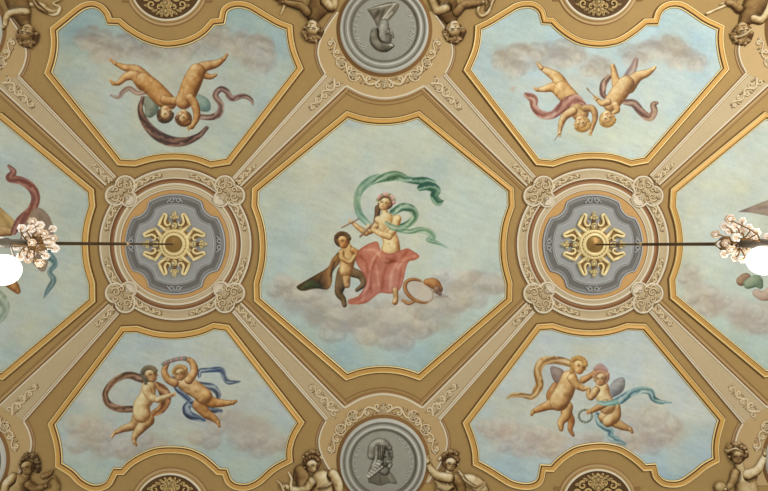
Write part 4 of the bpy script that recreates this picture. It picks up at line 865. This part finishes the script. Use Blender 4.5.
def roundel(cx, cy, r, label):
    t = thing('portrait_roundel', label, 'medallion', W(cx, cy, 0), 'grey stone roundels')
    k = r / 43
    mb = MB(); lathe(mb, cx, cy, [(47.0 * k, 0), (46.8 * k, 1.2), (43.2 * k, 1.3), (43 * k, 3), (42 * k, 4.3), (40.8 * k, 4.6), (39.8 * k, 3.8), (38 * k, 3.5), (36.5 * k, 4.4), (35 * k, 5.0), (33.8 * k, 4.8), (32.8 * k, 3.6), (32.2 * k, 2.6)], mats=[3, 3, 1, 1, 1, 0, 2, 0, 1, 0, 2, 2]); mb.build('rim', [MED, MEDL, MEDD, mat('umber_shade_ring', (140, 102, 58))], t)  # umber outer ring is painted shade around the roundel
    mb = MB(); lathe(mb, cx, cy, [(32.2 * k, 2.6), (31 * k, 2.9), (26 * k, 3.5), (.1, 3.7)], mats=[1, 0, 0]); mb.build('dish', [MED, MEDD], t)
    return t
GR = [(70, 66, 54), (104, 99, 84), (146, 142, 126), (188, 184, 168)]  # dark-to-light greys: the busts' shading is painted into the relief
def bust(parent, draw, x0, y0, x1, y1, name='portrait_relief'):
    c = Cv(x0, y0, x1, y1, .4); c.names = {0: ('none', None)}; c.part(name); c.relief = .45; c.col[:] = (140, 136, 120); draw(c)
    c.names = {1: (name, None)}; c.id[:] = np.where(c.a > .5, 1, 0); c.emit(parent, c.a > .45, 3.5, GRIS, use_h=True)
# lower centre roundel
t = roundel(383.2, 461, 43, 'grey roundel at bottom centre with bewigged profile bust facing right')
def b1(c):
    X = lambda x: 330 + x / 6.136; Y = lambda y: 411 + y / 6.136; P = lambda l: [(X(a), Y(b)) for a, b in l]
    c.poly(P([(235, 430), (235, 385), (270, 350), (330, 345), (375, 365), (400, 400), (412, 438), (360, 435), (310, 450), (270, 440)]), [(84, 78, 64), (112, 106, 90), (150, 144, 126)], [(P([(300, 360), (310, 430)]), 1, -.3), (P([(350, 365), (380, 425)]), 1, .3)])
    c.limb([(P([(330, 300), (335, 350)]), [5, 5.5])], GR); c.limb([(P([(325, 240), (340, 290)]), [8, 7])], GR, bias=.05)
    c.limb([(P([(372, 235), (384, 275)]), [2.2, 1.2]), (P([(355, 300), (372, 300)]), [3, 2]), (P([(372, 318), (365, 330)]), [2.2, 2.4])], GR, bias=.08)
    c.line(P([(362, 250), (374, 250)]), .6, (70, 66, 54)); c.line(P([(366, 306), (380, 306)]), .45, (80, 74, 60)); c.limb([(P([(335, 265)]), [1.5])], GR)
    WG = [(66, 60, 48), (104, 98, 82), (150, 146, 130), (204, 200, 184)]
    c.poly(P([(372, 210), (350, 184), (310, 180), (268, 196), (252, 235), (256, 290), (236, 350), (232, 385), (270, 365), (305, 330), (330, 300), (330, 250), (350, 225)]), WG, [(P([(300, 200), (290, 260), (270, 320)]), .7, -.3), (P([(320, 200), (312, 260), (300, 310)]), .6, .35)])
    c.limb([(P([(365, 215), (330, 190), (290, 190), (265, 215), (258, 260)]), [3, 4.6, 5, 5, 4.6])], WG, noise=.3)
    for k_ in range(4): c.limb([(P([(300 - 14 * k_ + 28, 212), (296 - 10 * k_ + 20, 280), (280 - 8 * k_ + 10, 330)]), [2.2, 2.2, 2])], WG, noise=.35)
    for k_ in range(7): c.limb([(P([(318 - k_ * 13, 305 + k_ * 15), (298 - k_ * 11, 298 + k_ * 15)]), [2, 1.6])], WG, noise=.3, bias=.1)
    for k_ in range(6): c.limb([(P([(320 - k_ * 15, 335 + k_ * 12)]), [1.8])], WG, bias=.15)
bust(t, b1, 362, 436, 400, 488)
letters(t, 'PIETRO', 383.2, 461, 26.2, math.radians(180), math.radians(11.5), 5.4, MEDL)
letters(t, 'METASTASIO', 383.2, 461, 26.2, math.radians(-8), math.radians(10.2), 5.4, MEDL)
# upper centre roundel (figure upside down)
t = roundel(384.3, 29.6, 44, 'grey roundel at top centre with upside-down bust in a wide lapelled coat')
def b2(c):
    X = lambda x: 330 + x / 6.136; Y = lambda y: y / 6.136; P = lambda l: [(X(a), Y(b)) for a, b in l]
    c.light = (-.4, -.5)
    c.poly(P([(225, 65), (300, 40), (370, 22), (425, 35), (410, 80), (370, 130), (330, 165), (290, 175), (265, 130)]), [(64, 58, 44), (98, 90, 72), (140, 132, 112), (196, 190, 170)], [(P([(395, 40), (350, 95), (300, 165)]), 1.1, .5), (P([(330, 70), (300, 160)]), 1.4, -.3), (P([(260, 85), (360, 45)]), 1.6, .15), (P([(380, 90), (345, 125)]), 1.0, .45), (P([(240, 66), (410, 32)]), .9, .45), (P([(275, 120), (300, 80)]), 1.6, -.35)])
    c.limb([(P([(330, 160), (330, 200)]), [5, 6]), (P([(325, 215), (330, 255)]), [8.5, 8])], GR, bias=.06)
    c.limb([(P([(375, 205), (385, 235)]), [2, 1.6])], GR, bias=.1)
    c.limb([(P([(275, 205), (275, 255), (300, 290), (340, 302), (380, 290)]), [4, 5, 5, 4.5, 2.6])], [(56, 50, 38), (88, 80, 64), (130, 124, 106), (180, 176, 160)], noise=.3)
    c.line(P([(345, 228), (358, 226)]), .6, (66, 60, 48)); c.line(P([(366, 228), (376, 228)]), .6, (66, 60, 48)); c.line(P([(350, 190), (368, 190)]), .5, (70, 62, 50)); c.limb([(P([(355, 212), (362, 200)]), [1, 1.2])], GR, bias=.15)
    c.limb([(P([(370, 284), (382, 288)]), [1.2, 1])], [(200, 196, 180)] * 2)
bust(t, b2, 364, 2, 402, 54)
letters(t, 'GAETANO', 384.3, 29.6, 26.6, math.radians(-2), math.radians(11), 5.4, MEDL)
letters(t, 'DONIZETTI', 384.3, 29.6, 26.6, math.radians(176), math.radians(10), 5.4, MEDL)
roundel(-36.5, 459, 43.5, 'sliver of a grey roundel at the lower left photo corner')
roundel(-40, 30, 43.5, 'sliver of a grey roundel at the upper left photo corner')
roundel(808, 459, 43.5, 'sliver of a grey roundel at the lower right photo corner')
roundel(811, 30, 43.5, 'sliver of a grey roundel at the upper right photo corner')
collar(384.3, 29.6, 44, -1, (325, 74.5), (345.7, 86.5), (424.3, 86.5), (445.5, 74), 99, 'scrollwork collar under the top centre roundel')
collar(383.2, 461, 43, 1, (326, 420), (344.5, 407.3), (422.5, 407.3), (440, 420), 393.5, 'scrollwork collar above the bottom centre roundel')
collar(-36.5, 459, 43.5, 1, (-92, 421), (-75, 405.5), (0, 405.5), (25, 421), 393, 'scrollwork collar at the lower left photo corner')
collar(-40, 30, 43.5, -1, (-96, 76), (-77, 86), (-4, 84), (20, 76), 98, 'scrollwork collar at the upper left photo corner')
collar(808, 459, 43.5, 1, (741.5, 423), (766, 407), (846, 407), (866, 423), 393, 'scrollwork collar at the lower right photo corner')
collar(811, 30, 43.5, -1, (745, 73), (768, 84.5), (850, 84), (874, 74), 98, 'scrollwork collar at the upper right photo corner')

# ------------------------------------------------------------------ arched niches at the outer side of each four-lobed fresco
def niche(cx, cy, r, up, label):
    t = thing('arched_niche', label, 'niche', W(cx, cy, 0), 'arched niches with leaf ornament')
    mb = MB(); lathe(mb, cx, cy, [(r, 1.4), (r * .4, 1.0), (.1, 1.0)], n=72); mb.build('ground', NICHE, t)
    mb = MB(); lathe(mb, cx, cy, [(r + 6.4, 0), (r + 6.2, .7), (r + 5.4, .9), (r + 4.4, .5), (r + 3.2, .6), (r + 2.6, 1.2), (r + 1.2, 1.6), (r + .6, 2.2), (r - .5, 2.3), (r - 1.0, 1.4)], mats=[1, 1, 3, 3, 1, 0, 2, 2, 1], n=72)
    for sg in (-1, 1):
        x0 = cx + sg * (r + 4.5) * .93; yy = cy - up * (r + 5) * .40
        slab(mb, [(x0, yy - 1.2), (x0 + sg * 7, yy - 1.2), (x0 + sg * 7, yy + 1.2), (x0, yy + 1.2)], 0, 1.0, 1)
    mb.build('rim', [FIELD, ROSE, LINE, CREAM2], t)
    mb = MB()
    f = lambda x, y: (cx + x, cy - up * y)
    for sg in (-1, 1):
        for (x0, y0, r0, a0, tn) in ((7, r - 12, 4.6, 1.6, 1.1), (15, r - 15, 4.4, 2.0, -1.1), (9, r - 22, 4, 0, 1.1), (20, r - 22, 3.4, 0, 1)):
            sp = spiral(sg * x0, y0, r0, .9, (a0 if sg > 0 else math.pi - a0), sg * tn); tube(mb, [(*f(*p), 1.9) for p in sp], [1.3 - .7 * j / 16 for j in range(17)])
        for (x0, y0, an, L) in ((4, r - 6, 1.1, 4), (8, r - 7, .6, 3.5), (5, r - 16, .9, 5), (12, r - 9, .3, 3.2), (20, r - 14, -.2, 3.2)):
            ball(mb, *f(sg * x0, y0), 1.9, L, 1.5, 1.2, -up * an if sg > 0 else math.pi + up * an)
    ball(mb, *f(0, r - 8), 2.1, 3.0, 6, 1.8); ball(mb, *f(-4, r - 9), 2.1, 2, 5, 1.5, .5); ball(mb, *f(4, r - 9), 2.1, 2, 5, 1.5, -.5); ball(mb, *f(0, r - 16), 2.4, 4, 4, 2.2); tube(mb, [(*f(0, r - 12), 2), (*f(0, r - 30), 2)], [2.2, 1.2])
    mb.build('leaf_ornament', NICHEL, t)
niche(167.5, -15.5, 36, -1, 'arched niche with tan leaf ornament above the upper left fresco')
niche(597.5, -16.5, 36, -1, 'arched niche with tan leaf ornament above the upper right fresco')
niche(170.8, 508, 34.5, 1, 'arched niche with dark leaf ornament below the lower left fresco')
niche(597.0, 504, 34.5, 1, 'arched niche with tan leaf ornament below the lower right fresco')

# ------------------------------------------------------------------ stucco children beside the roundels (one relief body each)
ST = [(74, 50, 26), (122, 92, 54), (172, 142, 92), (214, 192, 146), (236, 222, 188)]  # dark-to-light tans: light and shade painted into the cherubs' relief colours
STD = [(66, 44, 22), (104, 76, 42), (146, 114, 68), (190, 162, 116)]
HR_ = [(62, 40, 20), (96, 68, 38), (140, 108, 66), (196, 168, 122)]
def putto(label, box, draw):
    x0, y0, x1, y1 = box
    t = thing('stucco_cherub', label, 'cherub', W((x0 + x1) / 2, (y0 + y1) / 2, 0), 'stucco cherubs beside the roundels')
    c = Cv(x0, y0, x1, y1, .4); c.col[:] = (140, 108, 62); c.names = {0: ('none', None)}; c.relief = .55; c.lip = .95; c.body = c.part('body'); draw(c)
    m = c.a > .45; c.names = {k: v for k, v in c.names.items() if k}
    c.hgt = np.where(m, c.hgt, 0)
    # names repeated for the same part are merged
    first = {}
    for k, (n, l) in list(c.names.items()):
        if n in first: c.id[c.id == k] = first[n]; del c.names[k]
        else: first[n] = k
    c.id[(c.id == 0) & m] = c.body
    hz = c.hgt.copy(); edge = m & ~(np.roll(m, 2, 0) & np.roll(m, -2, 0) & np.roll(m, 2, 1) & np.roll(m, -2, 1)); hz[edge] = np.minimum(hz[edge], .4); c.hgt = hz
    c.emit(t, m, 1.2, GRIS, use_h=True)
def B(c): c.cur = c.body
def p_bl(c):   # left of the bottom roundel
    c.light = (.35, -.7)
    c.part('wing'); c.limb([([(296, 478), (300, 470), (304, 482), (302, 498)], [3, 6, 8, 8])], STD, noise=.3)
    B(c); c.limb([([(330, 500), (336, 514)], [9, 8])], ST)
    c.limb([([(318, 474), (318, 480)], [4, 5]), ([(312, 481), (334, 478)], [5.5, 6.5]), ([(322, 480), (322, 494), (318, 510)], [11, 11.5, 12])], ST, noise=.15)
    c.limb([([(333, 474), (338, 484), (337, 498), (330, 508)], [6, 5.6, 4.6, 3.6])], ST, bias=.08)
    c.limb([([(312, 481), (305, 488), (294, 489), (286, 486)], [5.4, 4.6, 3.8, 2.8])], ST); c.hand(284, 486, 2.4, 3.3, ST)
    c.limb([([(320, 486), (326, 484), (332, 482)], [2, 3, 2])], ST, bias=.2, k=.6)
    c.head(312, 464, 8.6, -.25, -.35, ST, HR_)
    c.part('hair_band'); c.limb([([(303.5, 456.5), (309, 452), (317, 452.5), (322, 458)], [1.6, 2.4, 2.4, 1.6])], ST, bias=.1); c.curls([(306, 454), (312, 451.5), (319, 453.5)], 1.5, HR_, 16, 1.1)
    c.part('lyre'); c.limb([([(288.5, 471.5), (291.5, 478), (291, 486), (294, 500)], [.8, 1.5, 1.7, 1.8])], ST, bias=.2); c.limb([([(277, 480), (281, 484), (284, 492), (286, 504)], [.8, 1.4, 1.7, 1.8])], ST); c.limb([([(286, 502), (292, 502)], [3, 3])], STD)
def p_br(c):   # right of the bottom roundel
    c.light = (-.35, -.7)
    c.part('wing'); c.limb([([(462, 478), (470, 480), (480, 486), (486, 496)], [4, 7, 7, 5])], ST, noise=.3); c.ribbon([(459, 470), (466, 480), (476, 486), (484, 482)], [3, 5, 6, 3], ST[1:])
    B(c); c.limb([([(452, 504), (456, 514)], [8, 7])], ST)
    c.limb([([(449, 470), (449, 476)], [4, 5]), ([(440, 480), (456, 478)], [6, 6]), ([(447, 482), (446, 496), (446, 510)], [11, 11.5, 12])], ST, noise=.15)
    c.limb([([(456, 478), (461, 488), (458, 500)], [5.4, 5, 4])], STD)
    c.limb([([(449, 477), (439, 475.5), (432, 470), (428, 462)], [5.4, 5, 4, 3])], ST, bias=.08); c.hand(427.4, 460.8, 2.8, -1.9, ST)
    c.limb([([(438, 486), (446, 489), (452, 486)], [2, 2.6, 2])], ST, bias=.2, k=.6)
    c.head(450.5, 462, 8.8, .12, .35, ST, HR_)
    c.part('hair_band'); c.limb([([(439, 459), (443, 455), (450, 452.5), (457, 453)], [2, 2.2, 1.8, 1.6])], ST, bias=.1); c.curls([(443, 455), (450, 451), (457, 453)], 1.6, HR_, 16, 1.1)
def p_tl(c):   # left of the top roundel, upside down
    c.light = (.35, -.6)
    c.part('wing'); c.limb([([(300, 4), (292, 3), (284, 2), (276, -2)], [4, 5, 4, 3])], STD, noise=.3); c.limb([([(286, 0), (284, 8), (281, 15)], [1.6, 1.3, .8])], ST, bias=.1)
    B(c); c.limb([([(314, 16), (320, 6), (324, -6), (322, -22)], [8, 11, 12, 11]), ([(314, 22), (316, 14)], [5, 6])], STD, noise=.15)
    c.limb([([(326, 4), (332, 8), (334, -2), (338, -12)], [6, 5.2, 4.6, 4])], ST, bias=.05)
    c.limb([([(308, 14), (302, 8), (292, 5), (284, 3)], [5, 4.6, 3.6, 2.6])], STD); c.hand(283, 3, 2.2, 3.0, STD)
    c.head(312.5, 30, 9.4, 3.25, .25, ST, HR_)
    c.part('hair'); c.curls([(304, 33), (307, 38.5), (313, 41), (319, 38), (322, 32)], 1.9, HR_, 26)
def p_tr(c):
    c.light = (-.35, -.6)
    c.part('hoop'); c.limb([([(480, 4), (478, 12), (482, 17), (488, 13), (492, 4), (496, -4)], [1.8, 1.8, 1.8, 1.8, 1.8, 1.8])], ST, bias=.05); c.limb([([(484, -2), (488, 4), (486, 10)], [2.4, 2.4, 1.6])], STD)
    B(c); c.limb([([(450, 18), (446, 8), (442, -4), (444, -22)], [8, 12, 13, 12]), ([(453, 24), (450, 16)], [5, 6])], STD, noise=.15)
    c.limb([([(446, 10), (438, 12), (434, 4), (430, -6)], [5.6, 5, 4.6, 4])], ST, bias=.05)
    c.limb([([(456, 14), (464, 6), (474, 5), (482, 3)], [5, 4.6, 3.8, 2.8])], STD); c.hand(483, 3, 2.3, 0, ST)
    c.head(454, 31, 10, 3.05, -.25, ST, HR_)
    c.part('hair'); c.curls([(445, 33), (448, 39.5), (454, 42), (460, 39.5), (463.5, 32)], 2.0, HR_, 28)
def p_ctl(c):  # upper left photo corner
    c.light = (.1, -.6)
    c.part('drapery'); c.ribbon([(30, 4), (42, 5), (50, 12), (57, 13), (60, 8), (54, 4), (62, 0)], [6, 7, 7, 6, 4, 3, 3], ST[1:]); c.ribbon([(34, 0), (40, 8), (48, 14)], [4, 6, 3], STD)
    B(c); c.limb([([(25, 22), (22, 12), (18, 0), (14, -16)], [6, 10, 12, 12]), ([(27, 28), (25, 18)], [5, 6])], STD, noise=.15)
    c.limb([([(27, 13), (18, 13), (9, 16), (6, 26)], [4.8, 4.2, 3.6, 2.8])], ST, bias=.1); c.hand(4.6, 28.5, 2.6, 2.2, ST)
    c.head(28.6, 34.5, 10.2, 3.3, -.2, STD + [(206, 184, 140)], HR_)
    c.part('hair'); c.curls([(19.5, 36), (22.5, 43), (29, 46), (35.5, 43), (38, 35)], 2.0, HR_, 28)
def p_ctr(c):
    c.light = (-.1, -.6)
    c.part('spear'); c.limb([([(706, 14.5), (716, 10), (728, 4.5), (740, -3)], [1.6, 1.4, 1.8, 2])], ST, bias=.15); c.limb([([(720, 5), (730, 1), (738, -2)], [1, 1.4, 1.6])], ST)
    B(c); c.limb([([(744, 22), (750, 12), (756, 0), (758, -16)], [6, 10, 12, 12]), ([(742, 27), (745, 18)], [5, 6])], STD, noise=.15)
    c.limb([([(738, 10), (732, 5), (726, 4)], [4.4, 3.6, 2.8])], STD); c.limb([([(752, 20), (760, 21), (766, 12), (768, 2)], [4.6, 4.2, 3.8, 3.4])], ST, bias=.05)
    c.head(741, 32.5, 10, 3.0, .1, STD + [(206, 184, 140)], HR_)
    c.part('hair'); c.curls([(732, 35), (735, 41), (741, 43.5), (747, 41), (750, 34)], 2.0, HR_, 28); c.limb([([(734, 38), (742, 36), (751, 30)], [.9, 1.2, .9])], ST, bias=.2)
def p_cbl(c):
    c.light = (-.5, -.5)
    c.part('hoop'); c.limb([([(46, 484), (54, 476), (60, 484), (58, 496)], [1.6, 1.6, 1.6, 1.6])], STD); c.limb([([(44, 476), (50, 474), (54, 470)], [3, 3, 1.4])], STD, noise=.3)
    B(c); c.limb([([(28, 474), (24, 480)], [4.6, 5]), ([(15, 478), (30, 486)], [6, 6]), ([(22, 482), (20, 496), (16, 508)], [10, 11, 12])], ST[:4], noise=.15)
    c.limb([([(15, 477), (8, 484), (5, 496)], [5.6, 5, 4])], ST, bias=.06); c.limb([([(30, 484), (38, 488), (46, 486)], [5, 4, 3])], STD); c.hand(47, 485.5, 2.2, 0, STD)
    c.head(29.5, 465.5, 9, -.3, -.45, ST[:4], HR_)
    c.part('hair'); c.curls([(25, 458), (30, 454.5), (36, 456), (39, 462), (39, 470)], 2.0, [(48, 34, 18), (90, 66, 38), (160, 134, 92)], 28)
def p_cbr(c):
    c.light = (-.2, -.7)
    c.part('tambourine'); c.limb([([(719, 487)], [6.6])], ST[:4], noise=.2)
    B(c); c.limb([([(738, 464), (740, 472)], [4.6, 5]), ([(734, 478), (750, 476)], [5.6, 6.4]), ([(744, 480), (746, 494), (746, 508)], [10.5, 11.5, 12])], ST, noise=.15)
    c.limb([([(734, 472), (731, 482), (726, 488)], [4.4, 4, 3])], ST[:4]); c.hand(724, 488.5, 2.3, 2.7, ST)
    c.limb([([(745, 474), (755, 470), (760, 462), (763, 455)], [5.6, 5, 4, 3])], ST, bias=.12); c.hand(763.5, 453.5, 2.6, -1.3, ST)
    c.head(735.5, 454.5, 9.4, -.1, -.3, ST[:4], HR_)
    c.part('hair'); c.curls([(727, 450), (730, 446), (736.5, 444), (743, 447.5), (745, 455)], 2.0, HR_, 28); c.limb([([(727, 451), (734, 448), (741, 451)], [1, 1.4, 1])], ST, bias=.15)
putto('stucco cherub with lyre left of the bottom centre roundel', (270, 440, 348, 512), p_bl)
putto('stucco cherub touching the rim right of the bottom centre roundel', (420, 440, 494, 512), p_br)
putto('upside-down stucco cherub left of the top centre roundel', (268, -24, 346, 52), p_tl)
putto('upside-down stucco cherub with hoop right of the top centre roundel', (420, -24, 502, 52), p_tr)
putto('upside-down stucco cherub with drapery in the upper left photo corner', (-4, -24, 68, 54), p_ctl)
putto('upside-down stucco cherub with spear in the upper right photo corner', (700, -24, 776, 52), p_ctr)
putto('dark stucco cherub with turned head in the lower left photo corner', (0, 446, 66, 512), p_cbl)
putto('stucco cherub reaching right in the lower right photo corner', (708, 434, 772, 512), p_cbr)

# ------------------------------------------------------------------ chandeliers (hang below the roses; d = distance below the ceiling in px)
def chandelier(cx, cy, bulbs, label, globe, seed):
    D = 500.0
    t = thing('chandelier', label, 'chandelier', W(cx, cy, 0), 'hanging chandeliers')
    rs = random.Random(seed)
    deep = lambda ratio: D - D / ratio                       # depth below ceiling where the image scale is ratio
    mb = MB(); tube(mb, [(cx, cy, 8), (cx, cy, deep(1.235))], [.85, .85], ns=12); tube(mb, [(cx, cy, deep(1.235)), (cx, cy, deep(1.62))], [1.15, 1.15], ns=12); mb.build('rod', BRONZE, t)
    mb = MB(); ball(mb, cx, cy, deep(1.235), 1.9, n=14, m=9); mb.build('rod_joint', mat('pale_brass', (206, 180, 140), metal=.3, rough=.4), t)
    mb = MB(); z0 = deep(1.60); z1 = deep(1.67)
    lathe(mb, cx, cy, [(.1, z0 - 2), (2, z0), (3.6, z0 + 5), (2.2, z0 + 9), (4.2, z0 + 16), (5, z1 - 6), (2.4, z1), (.1, z1 + 1)], n=20); mb.build('crown_hub', GOLDD, t)
    mb = MB(); lathe(mb, cx, cy, [(1.4, z1), (1.6, z1 + 4), (1.4, z1 + 8), (1.4, deep(1.715)), (2.3, deep(1.72)), (2.3, deep(1.80)), (3.0, deep(1.81)), (2, deep(1.87))], n=20); mb.build('stem', STEEL, t)
    for i, (bx, by) in enumerate(bulbs):
        ratio = rs.uniform(1.64, 1.76) if abs(bx - 384) < 376 else 1.80
        lx = 384 + (bx - 384) / ratio; ly = 245.5 + (by - 245.5) / ratio; z = deep(ratio)
        dx, dy = lx - cx, ly - cy; L = math.hypot(dx, dy) + 1e-6
        zz = min(max(z, z0 + 3), z1 + 4) if ratio < 1.75 else deep(1.80)
        arms = MB(); tube(arms, [(*q,) for q in cr([(cx, cy, zz), (cx + dx * .4, cy + dy * .4, zz + 4), (cx + dx * .85, cy + dy * .85, z + 2.5), (lx, ly, z - 1.2)], 4)], .42, ns=5)
        lp = thing('lamp', None, None, (0, 0, 0)); lp.parent = t
        cxw = W(lx, ly, z); lp.location = Vector(cxw) - parent_world(t)
        m1 = MB(); R = rs.uniform(1.9, 2.35)
        lathe(m1, lx, ly, [(R * .35, z - 2.4), (R * .8, z - 1.6), (R * 1.05, z + .2), (R * 1.12, z + 1.2), (R * .8, z + .9), (R * .55, z - .4)], n=24, lobes=(6, .13)); m1.build('petal_shade', GLASSP if i % 3 == 0 else GLASS, lp)
        m2 = MB(); ball(m2, lx, ly, z + .6, R * .5, n=10, m=7); m2.build('bulb', GLASS if i % 3 == 0 else GLASSP, lp)
        m3 = MB(); lathe(m3, lx, ly, [(R * .6, z - 2.2), (R * .34, z - 2.9), (.1, z - 3.0)], n=12); m3.build('bulb_cap', GOLDD, lp); arms.build('arm', GOLDD, lp)
    gx, gy, gr, ratio = globe; lx = 384 + (gx - 384) / ratio; ly = 245.5 + (gy - 245.5) / ratio; z = deep(ratio)
    mb = MB(); tube(mb, [(cx, cy, deep(1.80)), ((cx + lx) / 2, (cy + ly) / 2, deep(1.78)), (lx, ly, z - gr / ratio)], .7, ns=8); mb.build('globe_arm', STEEL, t)
    mb = MB(); ball(mb, lx, ly, z, gr / ratio, n=32, m=20); mb.build('glass_globe', GLOBE, t)
lb = [(x / 4.675, 195 + y / 4.675) for x, y in ((155, 125), (190, 140), (105, 155), (185, 168), (250, 158), (148, 158), (210, 180), (130, 195), (225, 208), (252, 203), (78, 242), (260, 250), (180, 235), (202, 262), (98, 290), (135, 302), (148, 274), (215, 285), (190, 318), (2, 215), (168, 198), (152, 222), (118, 262), (240, 235))]
rb = [(700 + x / 4.09, 180 + y / 4.09) for x, y in ((120, 160), (170, 168), (98, 190), (62, 222), (140, 190), (196, 196), (165, 212), (118, 208), (145, 235), (105, 258), (84, 262), (155, 264), (185, 250), (95, 303), (150, 290), (187, 288), (140, 317), (170, 325), (125, 285), (226, 215), (242, 264), (212, 240), (274, 235))]
chandelier(*LR, lb, 'chandelier of small flower-shaped glass lamps hanging at the left edge', (3.2, 269.9, 15.5, 1.835), 1)
chandelier(*RR, rb, 'chandelier of small flower-shaped glass lamps hanging at the right edge', (763.8, 260.5, 14.5, 1.82), 2)
